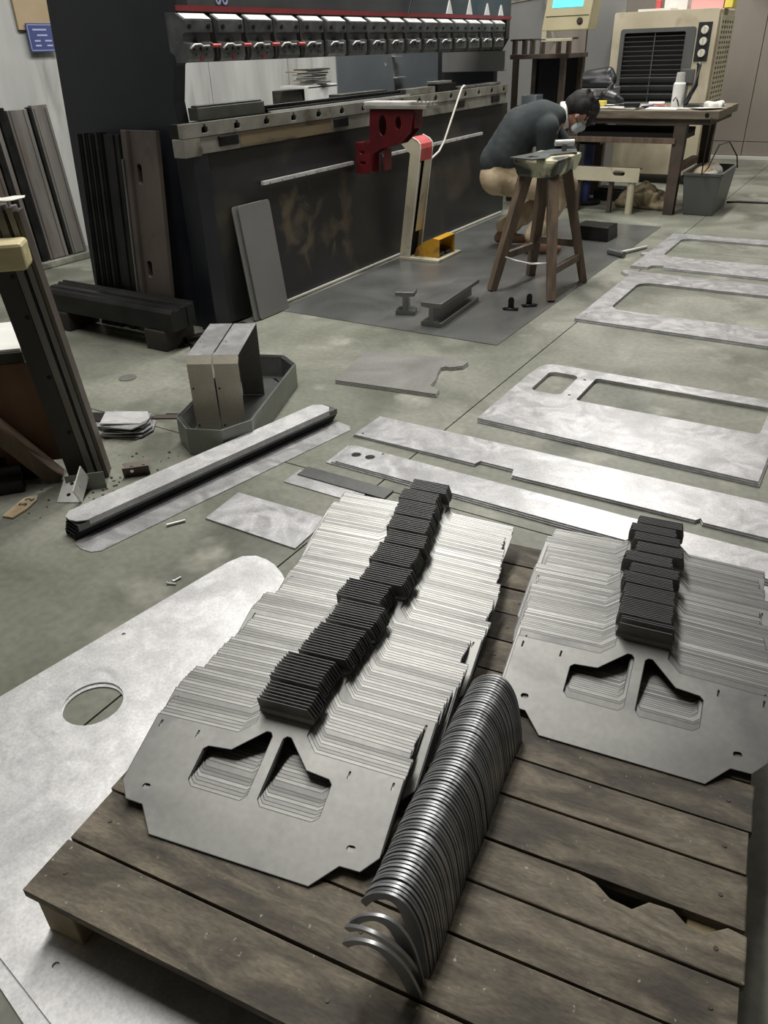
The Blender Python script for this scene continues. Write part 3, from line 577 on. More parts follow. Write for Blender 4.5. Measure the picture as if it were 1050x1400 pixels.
for k, (x, w, mt, L) in enumerate(dies):
    o = MB().box(0, w, -.05, 0, 0, L).box(w * .3, w * .7, -.058, -.05, .0, L).build('tool_bar', mt, None, .003, (x, -2.27 if k != 4 else -2.26, 0), (R(-6.0), 0, 0))
    tag(o, ['narrow black tool bar leaning on the machine side, outermost of the row', 'second narrow black tool bar leaning on the machine side', 'third narrow black tool bar leaning on the machine side', 'fourth narrow black tool bar leaning on the machine side', 'wide black tool bar leaning on the machine side', 'short grey tool bar leaning beside the rusty slotted bar'][k], 'tool bar', 'bars leaning on the machine side')
rb = thing('slotted_tool_bar', 'rusty brown slotted die holder leaning on the machine side', 'tool bar', (-.37, -2.27, 0)); rb.rotation_euler = (R(-6), 0, 0)
MB().prism(rect(0, .20, 0, 1.075), [slot(.05, .86, .035, .10), slot(.05, .36, .035, .09)], -.0, .03, XZ).build('bar', 'rust_die', rb, .003)
MB().box(-.045, -.004, -.05, .0, 0, 1.075).build('edge_bar', 'rust_die', rb, .004); MB().box(.02, .09, .005, .02, .2, 1.0).build('backing', 'hole_black', rb)
# long black die bars lying on timber
for k, (y0, y1, z0, z1, lb) in enumerate(((-2.52, -2.40, .115, .235, 'front'), (-2.395, -2.335, .115, .245, 'rear'))):
    b = MB().prism([(y0, z0), (y1, z0), (y1, z1), ((y0 + y1) / 2 + .02, z1), ((y0 + y1) / 2 + .01, z1 - .012), ((y0 + y1) / 2 - .01, z1 - .012), (y0 + .02, z1), (y0, z1 - .02)], (), 0, 1.08, YZ)
    o = b.build('die_bar', 'black_oily', None, .003, (-1.02, 0, 0)); tag(o, lb + ' long oily black die bar lying on timber blocks', 'die bar', 'bars on timber blocks')
for x0, lb in ((-.97, 'dark timber block under the far end of the black die bars'), (-.16, 'dark timber block under the end of the black die bars by the leaning plates')):
    tag(MB().box(0, .16, -2.53, -2.30, 0, .114).build('timber_block', 'timber_black', None, .008, (x0, 0, 0)), lb, 'timber block')
for k, (p, q) in enumerate((((.02, -2.40, .03), (.14, -2.02, .03)), ((.10, -2.44, .02), (.22, -2.10, .02)))):
    tag(MB().bar(p, q, .05, .035).build('steel_offcut', 'black_oily', None, .003), ['dark steel offcut on the floor by the timber block', 'dark steel offcut on the floor below the leaning plates'][k], 'metal offcut')

# ---- bars leaning on the left wall
yb = [(-2.05, .15, 'grey_bar', 'wide grey steel bar furthest from the machine at the wall'), (-1.88, .05, 'black_oily', 'black steel bar beside the furthest grey bar at the wall'), (-1.80, .15, 'rust_die', 'wide reddish brown steel bar leaning on the grey wall'), (-1.635, .035, 'black_oily', 'narrow black steel bar beside the reddish one at the wall'), (-1.585, .035, 'grey_bar', 'narrow grey steel bar between two black ones at the wall'),
      (-1.535, .06, 'black_oily', 'black steel bar before the widest grey bar at the wall'), (-1.46, .17, 'grey_bar', 'widest grey steel bar leaning on the wall'), (-1.275, .02, 'black_oily', 'thin black steel strip between the last two grey bars at the wall'), (-1.245, .14, 'grey_bar', 'grey steel bar leaning on the wall next to the machine')]
for k, (y, w, mt, lb) in enumerate(yb):
    b = MB().box(0, .045, 0, w, 0, 1.05 + .01 * (k % 3))
    if w > .1:
        b.box(.045, .052, w * .12, w * .2, 0, 1.05); b.box(.045, .052, w * .8, w * .88, 0, 1.05)
    o = b.build('wall_bar', mt, None, .003, (-2.38, y, .052), (0, R(-5), 0)); tag(o, lb, 'steel bar', 'bars leaning on the left wall')
tag(MB().box(-2.49, -2.47, -1.16, -.86, 1.60, 2.5).build('cardboard_sheet', 'cardboard'), 'tan cardboard sheet hanging on the grey wall above the blue notice', 'cardboard')
nt_ = thing('wall_notice', 'small dark blue notice board with faint lettering beside the machine', 'notice', (-2.46, -1.11, 1.46))
MB().box(0, .006, 0, .24, 0, .18).build('board', 'notice_blue', nt_)
for z in (.008, .168): MB().box(.006, .007, .008, .232, z, z + .004).build('border', 'notice_ink', nt_)
for y in (.008, .228): MB().box(.006, .007, y, y + .004, .008, .172).build('border', 'notice_ink', nt_)
for (y, z, w) in ((.05, .135, .12), (.08, .10, .09), (.05, .065, .05), (.14, .065, .06), (.05, .035, .05), (.15, .035, .05)): MB().box(.006, .007, y, y + w, z, z + .010).build('lettering', 'notice_ink', nt_)
# white stand with scrap behind the throat
ws = thing('white_stand', 'white moulded stand behind the press brake throat', 'stand', (-1.5, 1.22, 0))
MB().prism([(-.26, 0), (-.2, 0), (-.15, .9), (-.06, 1.02), (-.03, .4), (.03, .4), (.06, 1.02), (.15, .9), (.2, 0), (.26, 0), (.27, 1.13), (-.27, 1.13)], (), -.02, .02, YZ).build('front_leg_panel', 'white_paint', ws)
MB().box(-.3, .02, -.26, .26, 1.12, 1.14).build('top', 'white_paint', ws)
tag(MB().box(-1.95, -1.60, 1.02, 1.42, 0, 1.10).build('dark_backing', 'timber_black', None, .006), 'dark backing box added behind the white stand', 'backing box')  # backing box added so the stand's leg openings read dark
for k in range(9):
    w_, d_ = random.uniform(.08, .14), random.uniform(.10, .2)
    o = MB().prism([(-w_, -d_), (w_ * .8, -d_ * .9), (w_, d_ * .6), (-w_ * .6, d_)], (), 0, .010).build('scrap_sheet', ['sheet', 'sheet_dark', 'cardboard', 'timber_black', 'paper'][k % 5], None, 0, (-1.60 + random.uniform(-.03, .03), 1.22 + random.uniform(-.05, .05), 1.143 + k * .0145), (random.uniform(-.02, .02), random.uniform(-.02, .02), random.uniform(-.6, .6)))
    tag(o, ['pale steel', 'dark steel', 'tan cardboard', 'blackened', 'white paper'][k % 5] + ' scrap sheet piled on the white stand behind the throat', 'scrap', 'scrap on the white stand')

# ================================================================== LEFT WORKBENCH EDGE
wbch = thing('timber_trestle', 'old timber trestle with splayed brown leg and pale top beam', 'trestle', (.675, -3.885, 0), 43.8)
MB().box(-.9, .195, -.125, -.012, .83, .915).build('top_beam', 'wood_yellow', wbch, .012)
MB().bar((-.40, .05, .66), (.065, .05, .0), .075, .06).build('leg', 'wood_dark', wbch, .004)
MB().bar((-.86, -.06, .83), (-.95, -.12, .0), .08, .07).build('leg', 'wood_dark', wbch, .004)
MB().box(-.9, .115, .115, .135, .05, .455).build('side_panel', 'wood_brown', wbch, .003)
MB().box(-.95, .05, .10, .50, .46, .50).build('shelf', 'timber_black', wbch, .003)
tag(MB().prism([(-.9, .11), (.045, .11), (.03, .30), (-.03, .47), (-.9, .47)], [], 0, .01).build('white_plate', 'white_paint', None, .002, (.675, -3.885, .501), (0, 0, R(43.8))), 'bright white plate lying on the trestle shelf', 'plate')
def BP(x, y, z=0.):
    c_, s_ = math.cos(R(43.8)), math.sin(R(43.8)); return (.675 + x * c_ - y * s_, -3.885 + x * s_ + y * c_, z)
for k, (x, w, d, h, mt, lb) in enumerate(((.118, .070, .075, .985, 'rust_dark', 'wide dark brown upright steel channel with holes by the trestle'), (.190, .026, .09, 1.0, 'grey_bar', 'grey upright steel bar next to the wide dark channel'), (.218, .006, .09, .99, 'black_oily', 'thin black upright steel bar in the trestle bundle'), (.226, .020, .09, .995, 'grey_bar', 'thin grey upright steel bar in the trestle bundle'), (.248, .014, .085, .985, 'rust_die', 'outermost brown upright steel bar of the trestle bundle'))):
    o = MB().box(0, w, 0, d, 0, h).build('upright_channel', mt, None, .002, BP(x, .0, .006), (0, R(-4.5), R(43.8)))
    if k == 0:
        for z in (.2, .42, .64, .78): MB().cyl((w - .012, 0, z), (w - .012, -.0015, z), .008, n=8).build('hole', 'hole_black', o)
    tag(o, lb, 'steel bar', 'upright bars by the trestle')
for k in range(5):
    tag(MB().prism([(x, y) for x, y in circ(0, 0, .05, 7)], (), 0, .002).build('paper_scrap', 'paper', None, 0, BP(.045 + .03 * k, .04 + random.uniform(-.015, .015), 1.012 + .003 * k), (random.uniform(-.1, .1), random.uniform(-.1, .1), k)), 'white paper scrap on top of the upright bars', 'paper', 'paper scraps on the upright bars')
# brackets, plates and scrap by the trestle foot
def angle_bracket(loc, rot, label, w=.11, h=.07, d=.09, mt='grey_bar'):
    t = thing('angle_bracket', label, 'bracket', loc); t.rotation_euler = rot
    MB().prism(rect(0, w, 0, d), [circ(w * .3, d * .6, .008, 10), circ(w * .75, d * .6, .008, 10)], 0, .004).build('flange', mt, t); MB().prism(rect(0, w, 0, h), [circ(w * .35, h * .6, .008, 10)], 0, .004, XZ).build('web', mt, t)
angle_bracket(BP(.175, -.175), (R(0), R(-28), R(118)), 'pale bent bracket with two holes propped by the upright bars', .11, .08, .09, 'light_steel')
angle_bracket(BP(.12, -.082), (0, 0, R(46)), 'grey green bent bracket at the foot of the upright bars', .14, .07, .06, 'die_green')
angle_bracket((.91, -3.67, .0), (R(20), 0, R(46)), 'small brown bent bracket nearest the pile of small sheets', .10, .05, .07, 'rust_die')
for k in range(9):
    s_ = .075 + .012 * math.sin(k * 2.1)
    top = k == 8
    tag(MB().prism([(-.10, -s_), (.07, -s_), (.10, -s_ * .2), (.08, s_), (-.10, s_)], (), 0, .004).build('small_sheet', 'sheet_bright' if top else ('sheet' if k % 2 else 'sheet_dark'), None, 0, (.60 + random.uniform(-.012, .012), -3.36 + random.uniform(-.012, .012), .004 + .0068 * k), (0, R(4 if top else 1), R(28 + random.uniform(-12, 12)))),
        'white topmost sheet of the small pile by the upright bars' if top else 'small steel sheet in the low pile by the upright bars', 'metal sheet', 'sheets in the low pile')
tag(MB().prism([(0, 0), (.30, .12), (.32, .2), (.22, .2), (0, .10)], (), 0, .004).build('scrap_plate', 'black_oily', None, 0, (.30, -3.40, 0)), 'black scrap plate under the low pile of small sheets', 'scrap plate')
tag(MB().box(0, .30, 0, .04, 0, .006).build('flat_bar', 'rust_die', None, 0, (.60, -3.22, 0), (0, 0, R(28))), 'brown flat bar on the floor between low pile and ring set', 'flat bar')
tag(MB().box(0, .26, 0, .012, 0, .004).build('thin_rod', 'black_oily', None, 0, (.62, -3.16, 0), (0, 0, R(28))), 'thin black rod on the floor beside the brown flat bar', 'rod')
b = MB(); b.box(0, .16, 0, .05, 0, .012)
sb = thing('paper_strip', 'crumpled tan paper strip with black characters near the trestle foot', 'paper', (.80, -4.09, .003), 104)
MB().prism([(0, 0), (.06, -.008), (.13, .0), (.16, .02), (.13, .055), (.06, .05), (.0, .045)], (), 0, .006).build('sheet', 'rag', sb)
for k, s_ in enumerate('S2'):
    tc_ = bpy.data.curves.new('lettering', 'FONT'); tc_.body = s_; tc_.size = .045; tc_.extrude = .0005
    to = bpy.data.objects.new('lettering', tc_); COL.objects.link(to); me = bpy.data.meshes.new_from_object(to.evaluated_get(bpy.context.evaluated_depsgraph_get())); bpy.data.objects.remove(to)
    me.materials.clear(); me.materials.append(M['cable']); lo = bpy.data.objects.new('lettering', me); COL.objects.link(lo); lo.parent = sb; lo.location = (.075 + .035 * k, .01, .007)
for k, (x, y, L, a) in enumerate(((.36, -4.14, .40, 50), (.42, -4.23, .38, 50))):
    tag(MB().box(0, L, 0, .05, 0, .05).box(0, L, .05, .056, 0, .09).build('scrap_angle', 'black_oily', None, .002, (x, y, 0), (0, 0, R(a))), ['dark steel angle on the floor under the trestle', 'dark steel angle on the floor beside the tan paper'][k], 'steel angle')
tag(MB().cyl((.10, -2.91, 0), (.10, -2.91, .004), .045, n=20).build('round_disc', 'sheet_mid'), 'small round pale disc lying on the open floor', 'disc')
o = MB().cyl((1.327, -3.855, .006), (1.362, -3.80, .006), .005, n=8).build('steel_pin', 'light_steel'); tag(o, 'small bright pin on the floor by the rectangular plate', 'pin')
for k, (x, y, a) in enumerate(((1.575, -4.10, 20), (1.585, -4.085, 80))): tag(MB().cyl((0, 0, .004), (.03, 0, .004), .0035, n=8).cyl((0, 0, .004), (.004, 0, .004), .006, n=8).build('screw', 'light_steel', None, 0, (x, y, 0), (0, 0, R(a))), 'small bright screw on the floor beside the large sheet', 'screw', 'screws beside the large sheet')

# ================================================================== THINGS ON THE DARK SHEET
z4 = .0045
def i_prof(w, h, t): return [(-w / 2, 0), (w / 2, 0), (w / 2, t), (t / 2 + .004, t + .006), (t / 2, h - t - .006), (w / 2, h - t), (w / 2, h), (-w / 2, h), (-w / 2, h - t), (-t / 2, h - t - .006), (-t / 2 - .004, t + .006), (-w / 2, t)]
tag(MB().prism(i_prof(.13, .14, .026), (), 0, -.60, XZ).build('rail_offcut', 'sheet_dark', None, .004, (1.10, -1.50, z4), (0, 0, R(4))), 'long dark beam offcut lying on the dark sheet', 'beam offcut')
tag(MB().prism(i_prof(.12, .14, .026), (), 0, -.10, XZ).build('beam_stub', 'sheet_dark', None, .004, (.85, -1.37, z4), (0, 0, R(20))), 'short dark beam stub standing on the dark sheet', 'beam offcut')
for k, (x, y, a) in enumerate(((1.38, -.98, 15), (1.45, -.86, 40))):
    t = thing('steel_clip', ['small dark upright clip by the wooden stand, closer to the sheet edge', 'small dark upright clip by the wooden stand, closer to its leg'][k], 'clip', (x, y, z4), a, 'clips on the dark sheet')
    MB().box(-.045, .045, -.025, .025, 0, .006).build('base', 'black_oily', t, .002); MB().prism([(-.018, 0), (.018, 0), (.018, .06), (.01, .075), (-.01, .075), (-.018, .06)], (), -.004, .004, XZ).build('tongue', 'black_oily', t, .002); MB().tube([(-.05, -.02, .01), (0, -.035, .014), (.05, -.02, .01)], .004, 6).build('hook', 'black_oily', t)
tag(MB().taper((-.15, .15, -.12, .12), (-.14, .14, -.11, .11), 0, .11).build('black_block', 'black_oily', None, .008, (1.20, 1.20, z4), (0, 0, R(-3))), 'matt black block on the floor behind the wooden stand', 'block')
hm = thing('hammer', 'steel hammer lying on the floor near the frames', 'hammer', (1.53, .62, 0), 64)
MB().cyl((.05, 0, .02), (.40, .03, .014), .013, .011, n=10).build('handle', 'light_steel', hm); MB().cyl((.03, -.075, .024), (.03, .075, .024), .024, n=12).build('head', 'sheet_dark', hm, .003)

# ---- four legged wooden stand
st = thing('wooden_stand', 'tall four legged wooden work stand with taped block top', 'work stand', (0, 0, z4))
b = MB().taper((1.19, 1.435, -.55, -.14), (1.16, 1.465, -.58, -.11), .69, .80)
tp = b.build('top_block', 'tape_wrap', st, .022)
for (tx_, ty, bx, by) in ((1.405, -.49, 1.538, -.713), (1.22, -.47, 1.095, -.639), (1.405, -.24, 1.565, -.175), (1.25, -.22, 1.176, -.16)):
    m, L = along((bx, by, 0), (tx_, ty, .70)); MB().taper((-.026, .026, -.026, .026), (-.034, .034, -.034, .034), 0, L, m).build('leg', 'wood_dark', st, .004)
def lerp3(p, q, t): return tuple(a + (b_ - a) * t for a, b_ in zip(p, q))
LA = ((1.538, -.713, 0), (1.405, -.49, .70)); LB = ((1.095, -.639, 0), (1.22, -.47, .70)); LC = ((1.565, -.175, 0), (1.405, -.24, .70)); LD = ((1.176, -.16, 0), (1.25, -.22, .70))
for (p, q, t) in ((LA, LC, .24), (LB, LD, .30), (LC, LD, .36)): MB().bar(lerp3(*p, t), lerp3(*q, t), .03, .045).build('stretcher', 'wood_dark', st, .003)
wp = lerp3(*LB, .31); wq = lerp3(*LA, .31)
MB().tube([wp, lerp3(wp, wq, .3)[:2] + (.20,), lerp3(wp, wq, .6)[:2] + (.195,), wq], .006).build('wire_tie', 'light_steel', st)
o = MB().prism([(0, 0), (.17, -.06), (.22, .02), (.19, .20), (.30, .36), (.24, .52), (.10, .46), (.04, .18)], [[(.09, .02), (.16, .01), (.16, .10), (.10, .10)]], 0, .008).build('workpiece_plate', 'sheet_dark', None, .0, (1.16, -.60, .8065)); tag(o, 'flat dark workpiece lying on the taped stand top', 'workpiece')
t = thing('clamp_tool', 'small pale clamp standing on the workpiece', 'clamp', (1.36, -.20, .815), 25)
MB().cyl((-.06, 0, .045), (.06, .02, .045), .018, n=12).build('barrel', 'light_steel', t); MB().box(-.015, .015, -.015, .015, 0, .04).build('foot', 'sheet_dark', t, .003); MB().tube([(-.04, 0, .05), (-.05, .02, .10), (-.03, .03, .13)], .004, 6).build('screw_rod', 'black_oily', t)

# ================================================================== WORKER
D_ = Vector((-.364, .931, 0)); Rv = Vector((.931, .364, 0)); Zv = Vector((0, 0, 1))
def B(x, y, z, k=0.): return Vector((x, y, z)) + D_ * k
def two(p, r, q, r2, k): return [(p - D_ * k, r, q - D_ * k, r2), (p + D_ * k, r, q + D_ * k, r2), (p, r, q, r2)]
Hc = B(1.120, .705, .968)
kx = (Rv * .66 + Zv * .74 - D_ * .05).normalized()                  # crown axis
fy = (Rv * .66 - Zv * .68 + D_ * .26); fy = (fy - kx * fy.dot(kx)).normalized()   # facing
sx_ = fy.cross(kx)
def Hd(a, b, c_): return Hc + sx_ * a + fy * b + kx * c_
def hand(w, tip_dir, side):
    f = tip_dir.normalized(); n = f.cross(Zv).normalized() * side; caps = [(w, .026, w + f * .05, .030), (w + n * .015, .024, w + f * .06 + n * .02, .022), (w - n * .015, .024, w + f * .06 - n * .02, .022)]
    for i, L in enumerate((.055, .068, .072, .06)):
        p = w + f * .075 + n * (.030 - .020 * i); q = p + f * L * .55 - Zv * .012; e = q + f * L * .3 - Zv * .03
        caps += [(p - f * .02, .010, q, .009), (q, .009, e, .0075)]
    p = w + f * .025 + n * .035; q = p + n * .03 + f * .035; caps += [(p, .012, q, .0105), (q, .0105, q + f * .03 - Zv * .012, .009)]
    return caps
nW, fW = B(1.09, .40, .70), B(1.14, .60, .70, .05)
caps = [(Hd(0, -.01, .035), .085, Hd(0, .02, .02), .082), (Hd(0, .03, -.03), .066, Hd(0, .055, -.085), .042), (Hd(.03, .02, .03), .07, Hd(-.03, .02, .03), .07), (Hd(0, .10, -.025), .010, Hd(0, .112, -.048), .013),
        (Hd(.080, -.01, .012), .012, Hd(.084, -.016, -.022), .015), (Hd(-.080, -.01, .012), .012, Hd(-.084, -.016, -.022), .015), (Hd(0, .07, .045), .035, Hd(0, .075, .02), .03),
        (Hd(0, -.03, -.06), .055, B(1.0, .66, .93), .062)]
caps += two(B(.99, .655, .93), .06, B(.70, .54, .80), .11, .06) + two(B(.70, .54, .80), .11, B(.62, .51, .56), .10, .05)
for k, W, E in ((-.17, nW, B(.97, .50, .665)), (.17, fW, B(1.06, .78, .68))):
    S_ = B(.935, .635, .895, k); caps += [(B(.95, .64, .9), .06, S_, .055), (S_, .05, E, .04), (E, .04, W, .028)]
    caps += hand(W, (Vector((1.27, .14, .71)) - W), 1 if k < 0 else -1)
for k, K, A_ in ((-.10, B(1.10, .60, .44), B(.93, .46, .11)), (.10, B(1.06, .80, .46), B(.60, .66, .12))):
    Hp = B(.62, .51, .53, k); caps += [(B(.62, .51, .54), .08, Hp, .08), (Hp, .08, K, .055), (K, .052, A_, .036), (A_, .036, A_ + Rv * .10 - Zv * .05, .032)]
body = blob('person', caps, 'skin', None, .0085, 3)
tag(body, 'person in dark sweater and beige trousers crouching over the wooden stand', 'person')
# clothing
sw = two(B(.99, .655, .945), .072, B(.88, .61, .935), .12, .055) + two(B(.88, .61, .93), .125, B(.74, .56, .86), .155, .075) + two(B(.74, .56, .86), .155, B(.64, .52, .70), .150, .075) + two(B(.64, .52, .70), .150, B(.595, .50, .655), .135, .065)
for k, W, E in ((-.17, nW, B(.97, .50, .665)), (.17, fW, B(1.06, .78, .68))):
    S_ = B(.925, .63, .885, k); Wc = W.lerp(E, .18); sw += [(B(.90, .62, .90, k * .4), .10, S_, .085), (S_, .085, E, .062), (E, .062, Wc, .046)]
blob('sweater', sw, 'sweater', body, .012, 6)
tr = two(B(.635, .515, .64), .125, B(.60, .50, .55), .135, .075)
for k, K, A_ in ((-.10, B(1.10, .60, .44), B(.93, .46, .11)), (.10, B(1.06, .80, .46), B(.60, .66, .12))):
    Hp = B(.61, .505, .545, k); Kc = K; tr += [(Hp, .125, Hp.lerp(K, .5), .105), (Hp.lerp(K, .5), .105, Kc, .080), (Kc, .080, K.lerp(A_, .5), .078), (K.lerp(A_, .5), .078, A_ + Zv * .03, .062)]
    for j in range(4): c_ = K.lerp(A_, .35 + .16 * j); tr.append((c_ - D_ * .02, .074, c_ + D_ * .02, .076))
blob('trousers', tr, 'trousers', body, .012, 3)
for A_ in (B(.93, .46, .11), B(.60, .66, .12)):
    blob('shoe', [(A_ - Zv * .0, .048, A_ - Zv * .06, .046), (A_ - Zv * .062 - Rv * .03, .042, A_ + Rv * .15 - Zv * .068, .038), (A_ + Rv * .15 - Zv * .068, .038, A_ + Rv * .20 - Zv * .072, .030)], 'shoe', body, .008, 3)
blob('hair', [(Hd(0, -.03, .05), .092, Hd(0, .04, .065), .085), (Hd(.04, -.02, .05), .07, Hd(-.04, -.02, .05), .07), (Hd(0, -.06, .02), .07, Hd(0, -.065, -.04), .048), (Hd(.05, .085, .055), .03, Hd(-.05, .085, .055), .03), (Hd(.0, .10, .045), .026, Hd(0.01, .118, .0), .016), (Hd(.075, .03, .04), .025, Hd(.08, .045, .005), .012), (Hd(-.075, .03, .04), .025, Hd(-.08, .045, .005), .012), (Hd(-.03, .1, .04), .022, Hd(-.035, .115, .005), .012)] + [(Hd(.07 * math.sin(q_ * 1.1), .02 + .075 * math.cos(q_ * .9), .06), .03, Hd(.085 * math.sin(q_ * 1.1), .035 + .095 * math.cos(q_ * .9), .0 - .012 * (q_ % 3)), .010) for q_ in range(-1, 2)] + [(Hd(.05 * math.sin(q_ * 2.3), -.03 + .02 * q_ % .07, .12), .03, Hd(.06 * math.sin(q_ * 2.3 + .4), -.06 + .03 * q_ % .1, .150), .012) for q_ in range(6)], 'hair', body, .007, 2)
blob('face_mask', [(Hd(.05, .05, -.045), .030, Hd(0, .098, -.048), .030), (Hd(-.05, .05, -.045), .030, Hd(0, .098, -.048), .030), (Hd(.038, .05, -.085), .030, Hd(-.038, .05, -.085), .030), (Hd(.045, .05, -.065), .030, Hd(-.045, .05, -.065), .030), (Hd(0, .075, -.10), .024, Hd(0, .09, -.06), .030), (Hd(.02, .09, -.06), .026, Hd(-.02, .09, -.06), .026)], 'mask', body, .006, 4)
for s_ in (1, -1):
    MB().tube([Hd(s_ * .07, .05, -.04), Hd(s_ * .085, .01, -.02), Hd(s_ * .094, -.02, .0)], .003, 6).build('mask_strap', 'mask', body)
    MB().sphere(Hd(s_ * .032, .088, .008), .0125).build('eye', 'plastic_dark', body)
nk = (Hd(0, -.03, -.06) - B(1.0, .66, .93)).normalized(); na = nk.cross(D_).normalized(); c0_ = B(1.005, .662, .945)
ring = [c0_ + nk * .02 + (na * math.cos(2 * math.pi * i / 18) + D_ * math.sin(2 * math.pi * i / 18)) * .078 for i in range(19)]
blob('shirt_collar', [(ring[i], .016, ring[i + 1], .016) for i in range(18)] + [(ring[i] + nk * .022, .013, ring[i + 1] + nk * .022, .013) for i in range(18)], 'shirt', body, .006, 2)
# ================================================================== BACK RIGHT CORNER
tb = thing('work_table', 'heavy stained wooden work table covered with papers', 'table', (0, 0, 0))
for k in range(3): MB().box(.40, 1.80 - .01 * k, 2.38 + .33 * k, 2.705 + .33 * k, .80, .868).build('top_board', 'table_wood', tb, .006)
MB().box(.42, 1.74, 2.42, 3.34, .755, .80).build('apron', 'rust_brown', tb, .003)
for x, y in ((1.44, 2.42), (1.52, 3.25), (.46, 2.42), (.46, 3.25)): MB().taper((x, x + .09, y, y + .09), (x - .01, x + .10, y, y + .09), 0, .76).build('leg', 'rust_brown', tb, .004)
MB().box(1.46, 1.525, 2.5, 3.25, .36, .42).build('rail', 'wood_dark', tb, .003)
MB().box(.40, 1.46, 2.40, 3.2, .60, .645).build('shelf', 'wood_dark', tb, .003)
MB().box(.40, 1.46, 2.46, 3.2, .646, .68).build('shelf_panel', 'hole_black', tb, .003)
MB().cyl((1.70, 2.375, .834), (1.70, 2.38, .834), .018, n=12).build('bolt', 'black_oily', tb)
th_ = thing('thermos', 'white thermos bottle with silver lid on the work table', 'bottle', (1.37, 2.66, .869))
MB().cyl((0, 0, 0), (0, 0, .19), .052, n=20).cyl((0, 0, .19), (0, 0, .205), .052, .042, n=20).build('body', 'white_paint', th_, .004); MB().cyl((0, 0, .205), (0, 0, .28), .040, .036, n=20).build('lid', 'light_steel', th_, .006); MB().tube([(.03, -.06, .02), (.02, -.075, .06), (.0, -.078, .09), (-.02, -.075, .06)], .006, 6).build('strap', 'plastic_dark', th_)
pp = [(.62, 2.55, 10), (.78, 2.60, 40), (.95, 2.52, -15), (1.10, 2.75, 25), (1.52, 2.60, 15), (1.60, 2.85, -20), (1.66, 2.55, 50), (.70, 2.85, 70), (1.28, 2.50, 5)]
for k, (x, y, a) in enumerate(pp):
    o = MB().prism([(-.13, -.09), (.0, -.1), (.14, -.085), (.13, .09), (-.12, .1)], (), 0, .004 + .003 * (k % 3)).build('paper_sheet', 'paper', None, 0, (x, y, .8685 + .0045 * (k % 4)), (R(1.5 * (k % 3 - 1)), R(1.2), R(a))); tag(o, 'loose white paper spread on the work table', 'paper', 'papers on the work table')
tag(MB().box(-.07, .07, -.05, .05, 0, .035).build('black_case', 'plastic_dark', None, .006, (1.02, 2.48, .892), (0, 0, R(10))), 'small black case on the papers of the work table', 'case')
tag(MB().box(-.05, .05, -.03, .03, 0, .04).build('yellow_box', 'yellow', None, .004, (.70, 2.56, .893), (0, 0, R(-10))), 'small yellow box on the papers of the work table', 'box')
tag(MB().cyl((-.07, 0, .012), (.07, .02, .012), .012, n=10).build('white_marker', 'white_paint', None, 0, (1.14, 2.85, .885)), 'white marker tube on the work table', 'marker')
tag(MB().tube([(1.45, 2.62, .90), (1.50, 2.70, 1.05), (1.50, 2.72, 1.2), (1.49, 2.72, 1.22)], .02, 8).box(1.44, 1.58, 2.6, 2.8, .878, .90).build('lamp_stem', 'plastic_dark'), 'dark stand with bent stem behind the thermos', 'lamp stand')
blob('dark_bag', [((.66, 2.85, .95), .065, (.74, 2.85, .93), .06), ((.66, 2.85, .95), .05, (.70, 2.86, 1.05), .02), ((.60, 2.86, .92), .04, (.8, 2.85, .915), .035)], 'plastic_dark', None, .012, 2); tag(bpy.data.objects['dark_bag'], 'tied dark plastic bag on the work table', 'bag')
tag(MB().tube([(1.72, 2.42, .86), (1.745, 2.37, .80), (1.74, 2.36, .5), (1.74, 2.38, .36), (1.78, 2.4, .42), (1.83, 2.46, .60), (1.90, 2.52, .62), (1.97, 2.6, .5), (1.99, 2.62, .40)], .006, 6).build('hanging_wire', 'cable'), 'black wire hanging from the table edge in a loop', 'wire')
# evaporative cooler
co = thing('air_cooler', 'large cream evaporative air cooler with dark grille and three knobs', 'air cooler', (0, 0, 0))
MB().prism(rect(.23, 1.30, .10, 1.66, .02), [rect(.335, 1.085, .62, 1.495, .01)], -4.30, -4.24, XZ).build('front_panel', 'cooler_paint', co, .004)
MB().box(.23, 1.30, 4.30, 5.05, .10, 1.66).build('body', 'cooler_paint', co, .012)
MB().prism(rect(.32, 1.10, .60, 1.51, .03), [rect(.365, 1.0, .64, 1.47, .02)], -4.25, -4.225, XZ).build('grille_frame', 'plastic_grey', co, .003)
MB().box(.33, 1.08, 4.285, 4.298, .62, 1.50).build('grille_back', 'hole_black', co)
for k in range(9): MB().box(.365, 1.0, 4.238, 4.246, 1.08 + k * .044, 1.085 + k * .044).build('grille_wire', 'plastic_grey', co)
MB().box(.68, .69, 4.24, 4.25, .65, 1.47).build('grille_post', 'plastic_grey', co)
for k in range(5): MB().box(-.32, .32, -.004, .004, -.028, .028, T(.685, 4.25, .72 + k * .078) @ RX(35)).build('louver', 'plastic_grey', co)
MB().box(1.115, 1.25, 4.228, 4.241, 1.20, 1.545).build('control_panel', 'plastic_dark', co, .003)
for z in (1.475, 1.375, 1.27): kn = MB().cyl((1.186, 4.228, z), (1.186, 4.205, z), .038, .034, n=18).build('knob', 'knob', co, .002); MB().box(1.183, 1.189, 4.200, 4.205, z - .03, z + .03).build('pointer', 'cooler_paint', kn)
MB().box(1.02, 1.15, 4.20, 4.245, 1.00, 1.13).build('vent_box', 'plastic_grey', co, .004)
sl = []
for r_ in range(26):
    for c_ in range(5): sl.append([(y, z) for y, z in rect(4.40 + c_ * .125, 4.47 + c_ * .125, .38 + r_ * .046, .404 + r_ * .046)])
MB().prism(rect(4.33, 5.03, .30, 1.60), sl, 1.303, 1.312, YZ).build('side_grille', 'cream_paint', co)
MB().box(1.300, 1.3025, 4.36, 5.0, .33, 1.58).build('side_shade', 'hole_black', co)
